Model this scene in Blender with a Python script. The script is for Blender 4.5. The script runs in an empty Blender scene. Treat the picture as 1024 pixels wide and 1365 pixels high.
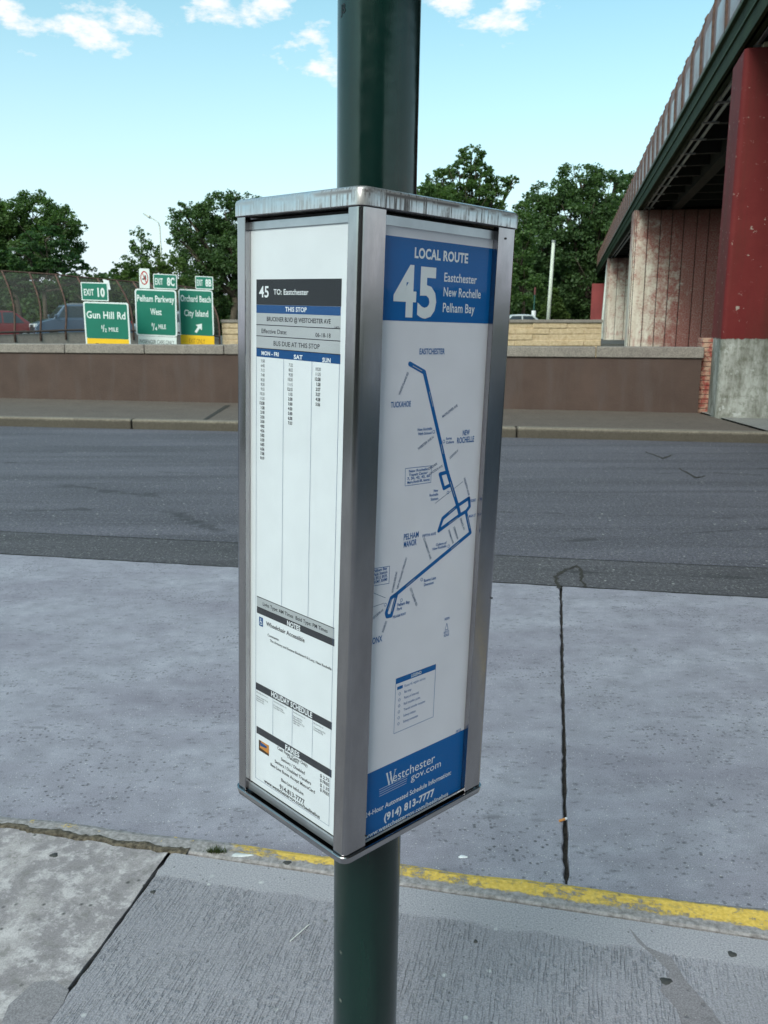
import bpy, math, random
import numpy as np
from mathutils import Vector, Matrix
random.seed(7); rng = np.random.default_rng(7)
C = bpy.context.scene.collection
SC = bpy.context.scene
R = math.radians
# ------------------------------------------------------------------ camera
EYE = 1.6; FPX = 1150.0; PITCH = 0.21448
cam = bpy.data.cameras.new('camera'); camo = bpy.data.objects.new('camera', cam); C.objects.link(camo)
camo.location = (0, 0, EYE); camo.rotation_euler = (math.pi/2 - PITCH, 0, 0)
cam.sensor_fit = 'VERTICAL'; cam.sensor_height = 36; cam.lens = FPX/1365*36
cam.clip_start = 0.05; cam.clip_end = 5000
cam.dof.use_dof = True; cam.dof.focus_distance = 1.1; cam.dof.aperture_fstop = 22.0
SC.camera = camo
# ------------------------------------------------------------------ light
SUN_EL = 42.0; SUN_AZ = 206.0            # degrees; azimuth clockwise from +Y
W = bpy.data.worlds.new('World'); SC.world = W; W.use_nodes = True
def build_world():
    nt = W.node_tree; N = nt.nodes; L = nt.links; N.clear()
    def node(t, **k):
        n = N.new(t)
        for a, b in k.items(): setattr(n, a, b)
        return n
    def m(op, a, b=None, c=None, clamp=False):
        n = node('ShaderNodeMath', operation=op, use_clamp=clamp)
        for i, v in enumerate((a, b, c)):
            if v is None: continue
            if isinstance(v, (int, float)): n.inputs[i].default_value = v
            else: L.new(v, n.inputs[i])
        return n.outputs[0]
    sky = node('ShaderNodeTexSky', sky_type='NISHITA', sun_disc=False, sun_elevation=R(SUN_EL), sun_rotation=R(SUN_AZ),
               air_density=1.0, dust_density=2.2, ozone_density=1.2, altitude=0)
    tint = node('ShaderNodeMix', data_type='RGBA', blend_type='MULTIPLY'); tint.inputs[0].default_value = 1
    tint.inputs[7].default_value = SKY_TINT
    L.new(sky.outputs[0], tint.inputs[6])
    tc = node('ShaderNodeTexCoord'); sp = node('ShaderNodeSeparateXYZ'); L.new(tc.outputs['Generated'], sp.inputs[0])
    x, y, z = sp.outputs
    # bright thin haze near the horizon
    hz = m('POWER', m('SUBTRACT', 1.0, m('MULTIPLY', m('ABSOLUTE', z), 2.25), clamp=True), 1.9)
    mixh = node('ShaderNodeMix', data_type='RGBA'); L.new(m('MULTIPLY', hz, 0.97), mixh.inputs[0])
    L.new(tint.outputs[2], mixh.inputs[6]); mixh.inputs[7].default_value = HAZE_COL
    # clouds: small puffs, ragged by noise
    ys = m('MAXIMUM', y, 0.08)
    u = m('DIVIDE', x, ys); v = m('DIVIDE', z, ys)
    nz = node('ShaderNodeTexNoise'); nz.inputs['Scale'].default_value = 22; nz.inputs['Detail'].default_value = 9; nz.inputs['Roughness'].default_value = 0.62
    L.new(tc.outputs['Generated'], nz.inputs['Vector'])
    mp = node('ShaderNodeMapping'); mp.inputs['Scale'].default_value = (1, 1, 2.2); L.new(tc.outputs['Generated'], mp.inputs[0]); L.new(mp.outputs[0], nz.inputs['Vector'])
    blob = None
    for (bx, by, rx, ry) in CLOUDS:
        a = m('DIVIDE', m('SUBTRACT', u, bx), rx); b = m('DIVIDE', m('SUBTRACT', v, by), ry)
        d = m('SUBTRACT', 1.0, m('SQRT', m('ADD', m('MULTIPLY', a, a), m('MULTIPLY', b, b))))
        blob = d if blob is None else m('MAXIMUM', blob, d)
    blob = m('MULTIPLY', m('MAXIMUM', blob, -1.0), 1.15)
    front = m('GREATER_THAN', y, 0.1)
    puff = m('MULTIPLY', m('MULTIPLY', m('ADD', m('ADD', blob, -0.34), m('MULTIPLY', m('SUBTRACT', nz.outputs[0], 0.5), 6.2)), 1.05, clamp=True), front)
    nz2 = node('ShaderNodeTexNoise'); nz2.inputs['Scale'].default_value = 3.2; nz2.inputs['Detail'].default_value = 8
    L.new(mp.outputs[0], nz2.inputs['Vector'])
    away = m('MULTIPLY', m('MULTIPLY', m('SUBTRACT', nz2.outputs[0], 0.53), 6.0, clamp=True), m('SUBTRACT', 1.0, front))
    cl = m('MULTIPLY', m('MAXIMUM', puff, away), 0.95)
    mixc = node('ShaderNodeMix', data_type='RGBA'); L.new(cl, mixc.inputs[0])
    L.new(mixh.outputs[2], mixc.inputs[6]); mixc.inputs[7].default_value = CLOUD_COL
    bg = node('ShaderNodeBackground'); bg.inputs[1].default_value = SKY_STRENGTH; L.new(mixc.outputs[2], bg.inputs[0])
    out = node('ShaderNodeOutputWorld'); L.new(bg.outputs[0], out.inputs[0])
SKY_STRENGTH = 0.12
SKY_TINT = (1.60, 2.25, 1.80, 1)
HAZE_COL = (8.0, 8.5, 10.0, 1)
CLOUD_COL = (8.6, 8.8, 8.8, 1)
cp, sp_ = math.cos(PITCH), math.sin(PITCH)
def ray(x, y):
    """direction of a photograph pixel (1024 x 1365) in the world"""
    u = x - 512; v = 682.5 - y
    return Vector((u, FPX*cp + v*sp_, v*cp - FPX*sp_))
def uvof(x, y): d = ray(x, y); return d.x/d.y, d.z/d.y
CLOUDS = []
for (px, py, rx, ry) in [(8, 6, 50, 34), (128, 36, 62, 30), (100, 34, 40, 20), (290, 8, 32, 18), (355, 14, 62, 20), (402, 55, 40, 16), (432, 96, 24, 16),
                         (600, 2, 50, 18), (668, 26, 46, 24), (690, 4, 40, 16)]:
    a, b = uvof(px, py); CLOUDS.append((a, b, rx/1150*1.15, ry/1150*1.15))
build_world()
sl = bpy.data.lights.new('sun', 'SUN'); so = bpy.data.objects.new('sun', sl); C.objects.link(so)
sl.energy = 2.3; sl.angle = R(26.0); sl.color = (1.0, 0.93, 0.94)
az, el = R(SUN_AZ), R(SUN_EL)
SUNV = Vector((math.sin(az)*math.cos(el), math.cos(az)*math.cos(el), math.sin(el)))
so.rotation_euler = (-SUNV).to_track_quat('-Z', 'Y').to_euler()
SC.view_settings.view_transform = 'Standard'; SC.view_settings.look = 'None'
SC.view_settings.gamma = 1; SC.view_settings.exposure = 0.0; SC.view_settings.use_curve_mapping = False
SC.cycles.max_bounces = 8; SC.cycles.transparent_max_bounces = 24; SC.cycles.caustics_reflective = False

def G(x, y, z=0.0):
    d = ray(x, y); t = (z - EYE)/d.z
    return Vector((d.x*t, d.y*t, z))
def D(x, y, Y):
    d = ray(x, y); t = Y/d.y
    return Vector((d.x*t, Y, EYE + d.z*t))
# ------------------------------------------------------------------ objects helpers
def tag(o, label=None, cat=None, group=None, kind=None):
    if label: o['label'] = label
    if cat: o['category'] = cat
    if group: o['group'] = group
    if kind: o['kind'] = kind
    return o
def empty(name, loc, rot=(0, 0, 0), **k):
    o = bpy.data.objects.new(name, None); C.objects.link(o); o.location = loc; o.rotation_euler = rot
    o.empty_display_size = 0.1
    return tag(o, **k)
class MB:
    def __init__(s): s.v = []; s.f = []
    def add(s, vs, fs, M=None):
        b = len(s.v)
        for p in vs:
            p = Vector(p); s.v.append(M @ p if M is not None else p)
        s.f += [tuple(i + b for i in f) for f in fs]
        return s
    def box(s, lo, hi, M=None):
        x0, y0, z0 = lo; x1, y1, z1 = hi
        return s.add([(x0,y0,z0),(x1,y0,z0),(x1,y1,z0),(x0,y1,z0),(x0,y0,z1),(x1,y0,z1),(x1,y1,z1),(x0,y1,z1)],
              [(0,3,2,1),(4,5,6,7),(0,1,5,4),(1,2,6,5),(2,3,7,6),(3,0,4,7)], M)
    def prism(s, poly, z0, z1, M=None):
        n = len(poly)
        a = sum(poly[i][0]*poly[(i+1) % n][1] - poly[(i+1) % n][0]*poly[i][1] for i in range(n))
        if a < 0: poly = list(poly)[::-1]
        vs = [(p[0], p[1], z0) for p in poly] + [(p[0], p[1], z1) for p in poly]
        return s.add(vs, [tuple(range(n))[::-1], tuple(range(n, 2*n))] + [(i, (i+1) % n, (i+1) % n + n, i+n) for i in range(n)], M)
    def tube(s, pts, r, n=10, caps=True, r1=None):
        pts = [Vector(p) for p in pts]; rings = []
        k = len(pts)
        up = Vector((0, 0, 1))
        for i, p in enumerate(pts):
            d = (pts[min(i+1, k-1)] - pts[max(i-1, 0)]).normalized()
            a = d.cross(up if abs(d.z) < 0.95 else Vector((1, 0, 0))).normalized(); b = d.cross(a)
            rr = r if r1 is None else r + (r1 - r)*i/(k-1)
            rings.append([p + a*rr*math.cos(t) + b*rr*math.sin(t) for t in (2*math.pi*j/n for j in range(n))])
        vs = [q for g in rings for q in g]; fs = []
        for i in range(k-1):
            for j in range(n):
                fs.append((i*n+j, i*n+(j+1) % n, (i+1)*n+(j+1) % n, (i+1)*n+j))
        if caps: fs += [tuple(range(n))[::-1], tuple((k-1)*n + j for j in range(n))]
        return s.add(vs, fs)
    def build(s, name, mat, parent=None, origin=None, smooth=False, bevel=0, seg=2, **k):
        me = bpy.data.meshes.new(name)
        vs = s.v if origin is None else [p - Vector(origin) for p in s.v]
        me.from_pydata([tuple(p) for p in vs], [], s.f); me.update()
        if mat: me.materials.append(mat)
        o = bpy.data.objects.new(name, me); C.objects.link(o)
        if parent is not None: o.parent = parent
        elif origin is not None: o.location = origin
        if smooth: me.polygons.foreach_set('use_smooth', [True]*len(me.polygons))
        if bevel:
            b = o.modifiers.new('bevel', 'BEVEL'); b.width = bevel; b.segments = seg; b.limit_method = 'ANGLE'; b.angle_limit = R(40)
            if seg > 1 or smooth: me.polygons.foreach_set('use_smooth', [True]*len(me.polygons)); b.harden_normals = True
        return tag(o, **k)
def np_mesh(name, verts, faces, mat, parent=None, **k):
    me = bpy.data.meshes.new(name); nv, nf = len(verts), len(faces); q = faces.shape[1]
    me.vertices.add(nv); me.vertices.foreach_set('co', verts.astype(np.float32).ravel())
    me.loops.add(nf*q); me.loops.foreach_set('vertex_index', faces.astype(np.int32).ravel())
    me.polygons.add(nf); me.polygons.foreach_set('loop_start', np.arange(0, nf*q, q, dtype=np.int32)); me.polygons.foreach_set('loop_total', np.full(nf, q, dtype=np.int32))
    me.update(calc_edges=True); me.validate()
    if mat: me.materials.append(mat)
    o = bpy.data.objects.new(name, me); C.objects.link(o)
    if parent is not None: o.parent = parent
    return tag(o, **k)
# ------------------------------------------------------------------ materials
class NT:
    def __init__(s, name):
        s.m = bpy.data.materials.new(name); s.m.use_nodes = True; s.t = s.m.node_tree; s.N = s.t.nodes; s.L = s.t.links
        s.b = s.N['Principled BSDF']; s.out = s.N['Material Output']; s.tc = s.N.new('ShaderNodeTexCoord')
        s.co = s.tc.outputs['Object']
    def put(s, sock, v):
        if isinstance(v, bpy.types.NodeSocket): s.L.new(v, sock)
        elif isinstance(v, (tuple, list)) and len(v) == 3 and sock.type == 'RGBA': sock.default_value = (*v, 1)
        else: sock.default_value = v
    def set(s, **k):
        for a, v in k.items(): s.put(s.b.inputs[a.replace('_', ' ')], v)
        return s
    def map(s, scale=(1, 1, 1), rot=(0, 0, 0), loc=(0, 0, 0), co=None):
        n = s.N.new('ShaderNodeMapping'); n.inputs['Scale'].default_value = scale; n.inputs['Rotation'].default_value = rot; n.inputs['Location'].default_value = loc
        s.L.new(co or s.co, n.inputs[0]); return n.outputs[0]
    def noise(s, scale, detail=4, rough=0.55, co=None, dist=0.0):
        n = s.N.new('ShaderNodeTexNoise'); n.inputs['Scale'].default_value = scale; n.inputs['Detail'].default_value = detail
        n.inputs['Roughness'].default_value = rough; n.inputs['Distortion'].default_value = dist
        s.L.new(co or s.co, n.inputs['Vector']); return n.outputs[0]
    def voro(s, scale, co=None, feature='F1', out=0, rnd=1.0):
        n = s.N.new('ShaderNodeTexVoronoi'); n.feature = feature; n.inputs['Scale'].default_value = scale; n.inputs['Randomness'].default_value = rnd
        s.L.new(co or s.co, n.inputs['Vector']); return n.outputs[out]
    def math(s, op, a, b=0.0, clamp=False):
        n = s.N.new('ShaderNodeMath'); n.operation = op; n.use_clamp = clamp; s.put(n.inputs[0], a); s.put(n.inputs[1], b); return n.outputs[0]
    def ramp(s, f, lo, hi, a=0.0, b=1.0):
        n = s.N.new('ShaderNodeMapRange'); n.clamp = True; s.put(n.inputs[0], f)
        for i, v in enumerate((lo, hi, a, b)): n.inputs[i+1].default_value = v
        return n.outputs[0]
    def mix(s, f, a, b, mode='MIX'):
        n = s.N.new('ShaderNodeMix'); n.data_type = 'RGBA'; n.blend_type = mode; s.put(n.inputs[0], f); s.put(n.inputs[6], a); s.put(n.inputs[7], b); return n.outputs[2]
    def sep(s, co=None):
        n = s.N.new('ShaderNodeSeparateXYZ'); s.L.new(co or s.co, n.inputs[0]); return n.outputs
    def bump(s, h, dist=0.002, strength=1.0):
        n = s.N.new('ShaderNodeBump'); n.inputs['Distance'].default_value = dist; n.inputs['Strength'].default_value = strength
        s.L.new(h, n.inputs['Height']); s.L.new(n.outputs[0], s.b.inputs['Normal']); return s
def plain(name, c, rough=0.6, metal=0.0, var=0.15, scale=6, bumpd=0, spec=0.5):
    t = NT(name); t.set(Specular_IOR_Level=spec); n = t.noise(scale, 5)
    t.set(Base_Color=t.mix(t.ramp(n, 0.3, 0.7), tuple(x*(1-var) for x in c), tuple(x*(1+var) for x in c)), Roughness=rough, Metallic=metal)
    if bumpd: t.bump(n, bumpd)
    return t.m
def concrete(name, c, var=0.12, speck=0.5, pit=0.4, scale=1.0, stain=0.35, rough=0.88, grains=260, aniso=1.0, bumpd=0.0015):
    t = NT(name)
    co = t.map((1, aniso, 1))
    big = t.noise(1.3*scale, 7, 0.66, t.map((0.55, 1.5, 1))); mid = t.noise(7*scale, 6, 0.65); fine = t.noise(grains, 3, 0.7)
    col = t.mix(t.ramp(mid, 0.3, 0.7), tuple(x*(1-var) for x in c), tuple(x*(1+var) for x in c))
    col = t.mix(t.math('MULTIPLY', t.ramp(big, 0.42, 0.66), stain), col, tuple(x*k for x, k in zip(c, (0.60, 0.55, 0.60))))
    col = t.mix(t.math('MULTIPLY', t.ramp(fine, 0.35, 0.65), 0.5), t.mix(1.0, col, (0.56, 0.56, 0.56), 'MULTIPLY'), t.mix(1.0, col, (1.45, 1.45, 1.45), 'MULTIPLY'))
    # scattered dark pits and pale grains, in patches
    d = t.voro(60, co); sel = t.voro(60, co, out=1); r = t.sep(sel)[0]
    patch = t.ramp(t.noise(2.3, 4), 0.42, 0.62)
    m1 = t.math('MULTIPLY', t.math('MULTIPLY', t.ramp(d, 0.20, 0.42, 1, 0), t.ramp(r, 0.62, 0.72)), patch)
    col = t.mix(t.math('MULTIPLY', m1, pit), col, tuple(x*0.25 for x in c))
    d2 = t.voro(140, co); r2 = t.sep(t.voro(140, co, out=1))[1]
    m2 = t.math('MULTIPLY', t.ramp(d2, 0.12, 0.35, 1, 0), t.ramp(r2, 0.9, 0.93))
    col = t.mix(t.math('MULTIPLY', m2, speck), col, (0.62, 0.62, 0.60))
    d3 = t.voro(19, t.map((1, 2.2*aniso, 1), loc=(3, 5, 0))); r3 = t.sep(t.voro(19, t.map((1, 2.2*aniso, 1), loc=(3, 5, 0)), out=1))[2]
    m3 = t.math('MULTIPLY', t.math('MULTIPLY', t.ramp(d3, 0.08, 0.42, 1, 0), t.ramp(r3, 0.78, 0.84)), t.ramp(t.noise(90, 4), 0.42, 0.55))
    col = t.mix(t.math('MULTIPLY', m3, pit*0.95), col, tuple(x*0.33 for x in c))
    if pit > .9:                                      # oily drips dragged along the lane
        dc = t.map((0.7, 1.9, 1), loc=(2.3, 1.1, 0)); d4 = t.voro(9, dc); r4 = t.sep(t.voro(9, dc, out=1))[0]
        m4 = t.math('MULTIPLY', t.math('MULTIPLY', t.ramp(t.math('ADD', d4, t.math('MULTIPLY', t.math('SUBTRACT', t.noise(55, 5, .8), .5), .5)), 0.12, 0.30, 1, 0), t.ramp(r4, 0.80, 0.84)), t.ramp(t.noise(1.1, 3), .50, .58))
        col = t.mix(t.math('MULTIPLY', m4, 0.55), col, tuple(x*0.30 for x in c))
    t.set(Base_Color=col, Roughness=rough)
    h = t.math('SUBTRACT', t.math('ADD', t.math('MULTIPLY', mid, 0.8), t.math('MULTIPLY', fine, 0.5)), t.math('MULTIPLY', m1, 0.8))
    t.bump(h, bumpd)
    return t
MAT = {}
def steel_mat(name, base=(0.43, 0.415, 0.425), rough=0.16, grime=0.0):
    t = NT(name)
    streak = t.noise(1.0, 6, 0.6, t.map((900, 900, 14)))
    blot = t.noise(26, 6, 0.65, t.map((1, 1, 0.35)))
    long_ = t.noise(1.0, 3, 0.5, t.map((4, 4, 9)))
    col = t.mix(t.ramp(blot, 0.35, 0.7), base, tuple(x*0.78 for x in base))
    if grime:
        x, y, z = t.sep()
        g = t.noise(1.0, 5, 0.7, t.map((330, 330, 9)))
        patch = t.noise(30, 4, 0.6)
        gm = t.math('MULTIPLY', t.ramp(g, 0.47, 0.56), t.ramp(patch, 0.36, 0.52))
        band = t.math('MULTIPLY', t.ramp(z, 0.0105, 0.0135), t.ramp(z, 0.0180, 0.0150))
        band = t.math('MULTIPLY', band, t.ramp(t.noise(24, 4), 0.40, 0.52))
        corner = t.math('MULTIPLY', t.ramp(x, 0.020, 0.0), t.ramp(y, 0.020, 0.0))
        gm = t.math('MAXIMUM', gm, t.math('MAXIMUM', band, t.math('MULTIPLY', corner, t.ramp(blot, 0.3, 0.5))))
        gm = t.math('MULTIPLY', gm, t.ramp(y, 0.12, 0.0, 0.35, 1.0))
        col = t.mix(t.math('MULTIPLY', gm, grime), col, (0.030, 0.022, 0.022))
        t.set(Metallic=t.math('SUBTRACT', 1.0, t.math('MULTIPLY', gm, grime)))
    else: t.set(Metallic=1.0)
    t.set(Base_Color=col, Roughness=t.ramp(blot, 0.3, 0.7, rough*0.8, rough*1.35))
    h = t.math('ADD', t.math('MULTIPLY', streak, 0.25), t.math('MULTIPLY', long_, 2.5))
    t.bump(h, 0.00012, 1.0)
    return t.m
MAT['steel'] = steel_mat('brushed_steel')
MAT['cap'] = steel_mat('grimy_steel', (0.74, 0.72, 0.73), 0.34, 0.9)
MAT['alu'] = plain('dull_aluminium', (0.50, 0.51, 0.53), 0.38, 0.9, 0.12, 30)
MAT['flat_black'] = plain('matt_black', (0.012, 0.012, 0.013), 0.7)
def green_pole():
    t = NT('green_pole_paint'); n = t.noise(1.0, 6, 0.6, t.map((30, 30, 3))); n2 = t.noise(45, 4); d = t.voro(38); r = t.sep(t.voro(38, out=1))[0]
    chip = t.math('MAXIMUM', t.math('MULTIPLY', t.ramp(d, 0.05, 0.16, 1, 0), t.ramp(r, 0.93, 0.95)), t.math('MULTIPLY', t.ramp(t.noise(1.0, 6, .75, t.map((60, 60, 18))), .70, .73), .35))
    col = t.mix(t.ramp(n, 0.35, 0.7), (0.0025, 0.016, 0.0135), (0.006, 0.027, 0.022))
    col = t.mix(t.math('MULTIPLY', chip, 0.7), col, (0.20, 0.21, 0.18))
    t.set(Base_Color=col, Roughness=t.ramp(n2, 0.3, 0.7, 0.14, 0.24)); t.bump(t.math('ADD', t.noise(14, 3), t.math('MULTIPLY', n2, 0.15)), 0.0008)
    return t.m
MAT['pole'] = green_pole()
def glass():
    t = NT('clear_glazing'); t.N.remove(t.b)
    tr = t.N.new('ShaderNodeBsdfTransparent'); gl = t.N.new('ShaderNodeBsdfGlossy'); gl.inputs['Roughness'].default_value = 0.03
    tr.inputs[0].default_value = (0.97, 0.98, 0.985, 1)
    fr = t.N.new('ShaderNodeFresnel'); fr.inputs[0].default_value = 1.5; mx = t.N.new('ShaderNodeMixShader')
    bp = t.N.new('ShaderNodeBump'); bp.inputs['Distance'].default_value = 0.0008; t.L.new(t.noise(9, 2), bp.inputs['Height'])
    t.L.new(bp.outputs[0], gl.inputs['Normal'])
    ge = t.N.new('ShaderNodeNewGeometry'); t.L.new(t.math('MULTIPLY', t.math('MULTIPLY', fr.outputs[0], 0.38, clamp=True), t.math('SUBTRACT', 1.0, ge.outputs['Backfacing'])), mx.inputs[0]); t.L.new(tr.outputs[0], mx.inputs[1]); t.L.new(gl.outputs[0], mx.inputs[2]); t.L.new(mx.outputs[0], t.out.inputs[0])
    return t.m
MAT['glass'] = glass()
def ink(name, c, rough=0.5): return plain(name, c, rough, 0, 0.03, 20, 0, 0.12)
MAT['paper'] = ink('white_paper', (0.74, 0.75, 0.78)); MAT['paper2'] = ink('map_paper', (0.80, 0.76, 0.82))
MAT['ink_black'] = ink('black_ink', (0.025, 0.027, 0.032)); MAT['ink_navy'] = ink('navy_ink', (0.015, 0.075, 0.22))
MAT['ink_blue'] = ink('blue_ink', (0.004, 0.115, 0.37)); MAT['ink_white'] = ink('white_ink', (0.76, 0.77, 0.80)); MAT['ink_grey'] = ink('grey_ink', (0.42, 0.43, 0.45))
MAT['ink_mid'] = ink('route_blue_ink', (0.008, 0.115, 0.36)); MAT['ink_line'] = ink('pale_line_ink', (0.09, 0.14, 0.26)); MAT['ink_charcoal'] = ink('charcoal_ink', (0.05, 0.05, 0.058))
MAT['ink_orange'] = ink('orange_picture', (0.55, 0.22, 0.05)); MAT['ink_brown'] = ink('brown_picture', (0.06, 0.035, 0.02))

# ground materials
def pad_mat():
    t = concrete('bus_pad_concrete', (0.372, 0.366, 0.428), 0.20, 0.9, 1.0, 1.0, 0.62); return t.m
def side_mat():
    t = NT('broom_concrete'); c = (0.405, 0.388, 0.432)
    x, y, z = t.sep()
    w = t.noise(1.0, 2, 0.5, t.map((190, 11, 5))); w2 = t.noise(1.0, 2, 0.5, t.map((95, 60, 20)))
    big = t.noise(1.7, 5, 0.6); fine = t.noise(230, 3, 0.7)
    smooth = t.ramp(t.math('ADD', y, t.math('MULTIPLY', t.math('SUBTRACT', t.noise(9, 4), 0.5), 0.05)), -0.115, -0.10)     # trowelled border beside the kerb
    col = t.mix(t.ramp(big, 0.35, 0.7), c, tuple(v*0.80 for v in c))
    gro = t.math('MULTIPLY', t.ramp(t.math('ADD', t.math('MULTIPLY', w, 0.6), t.math('MULTIPLY', w2, 0.4)), 0.40, 0.52, 1, 0), t.math('SUBTRACT', 1.0, smooth))
    gro = t.math('MULTIPLY', gro, t.ramp(t.noise(5, 4), 0.34, 0.6, 0.25, 1.0))
    col = t.mix(t.math('MULTIPLY', gro, 0.34), col, tuple(v*0.42 for v in c))
    col = t.mix(t.math('MULTIPLY', smooth, 0.6), col, (0.46, 0.447, 0.485))
    col = t.mix(t.math('MULTIPLY', t.ramp(fine, 0.35, 0.65), 0.5), t.mix(1.0, col, (0.56, 0.56, 0.56), 'MULTIPLY'), t.mix(1.0, col, (1.45, 1.45, 1.45), 'MULTIPLY'))
    d = t.voro(70); r = t.sep(t.voro(70, out=1))[0]
    col = t.mix(t.math('MULTIPLY', t.math('MULTIPLY', t.ramp(d, 0.08, 0.25, 1, 0), t.ramp(r, 0.88, 0.90)), 0.8), col, (0.06, 0.06, 0.06))
    d = t.voro(27); r = t.sep(t.voro(27, out=1))[1]; col = t.mix(t.math('MULTIPLY', t.math('MULTIPLY', t.ramp(d, 0.05, 0.22, 1, 0), t.ramp(r, 0.88, 0.90)), 0.7), col, (0.62, 0.62, 0.62))
    t.set(Base_Color=col, Roughness=0.9)
    t.bump(t.math('SUBTRACT', t.math('MULTIPLY', fine, 0.4), gro), 0.003)
    return t.m
def old_mat():
    t = NT('old_worn_concrete'); c = (0.40, 0.39, 0.36)
    a = t.noise(5.5, 9, 0.75, dist=0.4); b = t.noise(14, 7, 0.75); fine = t.noise(210, 3, 0.7)
    col = t.mix(t.ramp(a, 0.46, 0.56), (0.29, 0.262, 0.275), (0.43, 0.392, 0.40))
    col = t.mix(t.math('MULTIPLY', t.ramp(b, 0.5, 0.60), 0.75), col, (0.62, 0.575, 0.585))
    col = t.mix(t.math('MULTIPLY', t.ramp(b, 0.45, 0.38), 0.7), col, (0.22, 0.205, 0.20))
    col = t.mix(t.math('MULTIPLY', t.ramp(fine, 0.35, 0.65), 0.5), t.mix(1.0, col, (0.75, 0.75, 0.75), 'MULTIPLY'), t.mix(1.0, col, (1.25, 1.25, 1.25), 'MULTIPLY'))
    d = t.voro(42); r = t.sep(t.voro(42, out=1))[0]
    col = t.mix(t.math('MULTIPLY', t.math('MULTIPLY', t.ramp(d, 0.1, 0.3, 1, 0), t.ramp(r, 0.90, 0.93)), 0.85), col, (0.04, 0.04, 0.04))
    t.set(Base_Color=col, Roughness=0.92); t.bump(t.math('ADD', t.math('MULTIPLY', b, 1.2), t.math('MULTIPLY', fine, 0.4)), 0.003)
    return t.m
def asphalt_mat(name, c, spk=0.55):
    t = NT(name)
    big = t.noise(1.0, 6, 0.6, t.map((0.3, 1.4, 1))); band = t.noise(1.0, 5, 0.6, t.map((0.12, 3.2, 1), rot=(0, 0, R(8)))); fine = t.noise(85, 4, 0.8); mid = t.noise(34, 5, 0.85)
    col = t.mix(t.ramp(big, 0.35, 0.65), tuple(v*0.85 for v in c), tuple(v*1.22 for v in c))
    col = t.mix(t.math('MULTIPLY', t.ramp(band, 0.48, 0.62), 0.6), col, tuple(v*0.62 for v in c))
    col = t.mix(t.ramp(mid, 0.38, 0.62, 0, 1.0), t.mix(1.0, col, (0.60, 0.60, 0.60), 'MULTIPLY'), t.mix(1.0, col, (1.45, 1.45, 1.45), 'MULTIPLY'))
    col = t.mix(t.ramp(fine, 0.4, 0.62, 0, 0.75), t.mix(1.0, col, (0.55, 0.55, 0.55), 'MULTIPLY'), t.mix(1.0, col, (1.5, 1.5, 1.5), 'MULTIPLY'))
    d = t.voro(60); r = t.sep(t.voro(60, out=1))[0]
    col = t.mix(t.math('MULTIPLY', t.math('MULTIPLY', t.ramp(d, 0.15, 0.4, 1, 0), t.ramp(r, 0.76, 0.88)), spk), col, (0.36, 0.36, 0.34))
    d = t.voro(17); r = t.sep(t.voro(17, out=1))[0]
    col = t.mix(t.math('MULTIPLY', t.math('MULTIPLY', t.ramp(d, 0.1, 0.2, 1, 0), t.ramp(r, 0.95, 0.96)), spk), col, (0.5, 0.5, 0.48))
    # a few long thin cracks
    e = t.voro(0.33, t.map((0.5, 1.6, 1), co=None), 'DISTANCE_TO_EDGE')
    wob = t.noise(3.5, 5, 0.7)
    ck = t.ramp(t.math('ADD', e, t.math('MULTIPLY', t.math('SUBTRACT', wob, 0.5), 0.10)), 0.0, 0.010, 1, 0)
    ck = t.math('MULTIPLY', ck, t.ramp(t.noise(0.8, 3), 0.50, 0.56))
    col = t.mix(t.math('MULTIPLY', t.math('ABSOLUTE', ck), 0.55), col, (0.015, 0.015, 0.016))
    t.set(Base_Color=col, Roughness=0.85); t.bump(t.math('ADD', fine, mid), 0.004)
    return t.m
def kerb_mat():
    t = NT('kerb_concrete_with_worn_yellow_paint'); x, y, z = t.sep()
    n = t.noise(14, 6, 0.7); n2 = t.noise(60, 5, 0.7); rag = t.math('MULTIPLY', t.math('SUBTRACT', t.noise(20, 8, 0.8), 0.5), 0.06)
    c = t.mix(t.ramp(n2, 0.35, 0.65), (0.17, 0.156, 0.155), (0.38, 0.355, 0.36))
    yy = t.math('ADD', y, rag)
    band = t.math('MULTIPLY', t.ramp(yy, KY0, KY0+0.006), t.ramp(yy, KY1, KY1-0.005))
    left = t.ramp(t.math('ADD', x, t.math('MULTIPLY', t.math('SUBTRACT', t.noise(6, 5), 0.5), 0.5)), KX0-0.05, KX0+0.02)      # worn away on the left
    wear = t.ramp(t.math('ADD', t.math('MULTIPLY', t.noise(26, 8, 0.85), .6), t.math('MULTIPLY', t.noise(7, 5, .7, t.map((.5, 1, 1))), .4)), 0.44, 0.495)
    spot = t.math('MULTIPLY', t.ramp(t.noise(9, 6, 0.75, t.map(loc=(9, 2, 0))), 0.60, 0.63), t.ramp(yy, KY0, KY0+0.005))
    ye = t.math('MAXIMUM', t.math('MULTIPLY', t.math('MULTIPLY', band, left), wear), t.math('MULTIPLY', spot, 0.9))
    ycol = t.mix(t.ramp(t.noise(90, 4), 0.35, 0.7), (0.62, 0.40, 0.065), (0.80, 0.56, 0.13))
    ycol = t.mix(t.math('MULTIPLY', t.ramp(t.noise(30, 6, 0.7), 0.54, 0.7), 0.7), ycol, (0.24, 0.19, 0.10))
    t.set(Base_Color=t.mix(ye, c, ycol), Roughness=0.85); t.bump(t.math('ADD', n2, t.math('MULTIPLY', ye, 0.6)), 0.0018)
    return t.m
MAT['pad'] = pad_mat(); MAT['side'] = side_mat(); MAT['old'] = old_mat()
MAT['asphalt'] = asphalt_mat('asphalt', (0.104, 0.099, 0.121), .8); MAT['asphalt2'] = asphalt_mat('dark_patch_asphalt', (0.086, 0.081, 0.092), 0.7)
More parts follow.
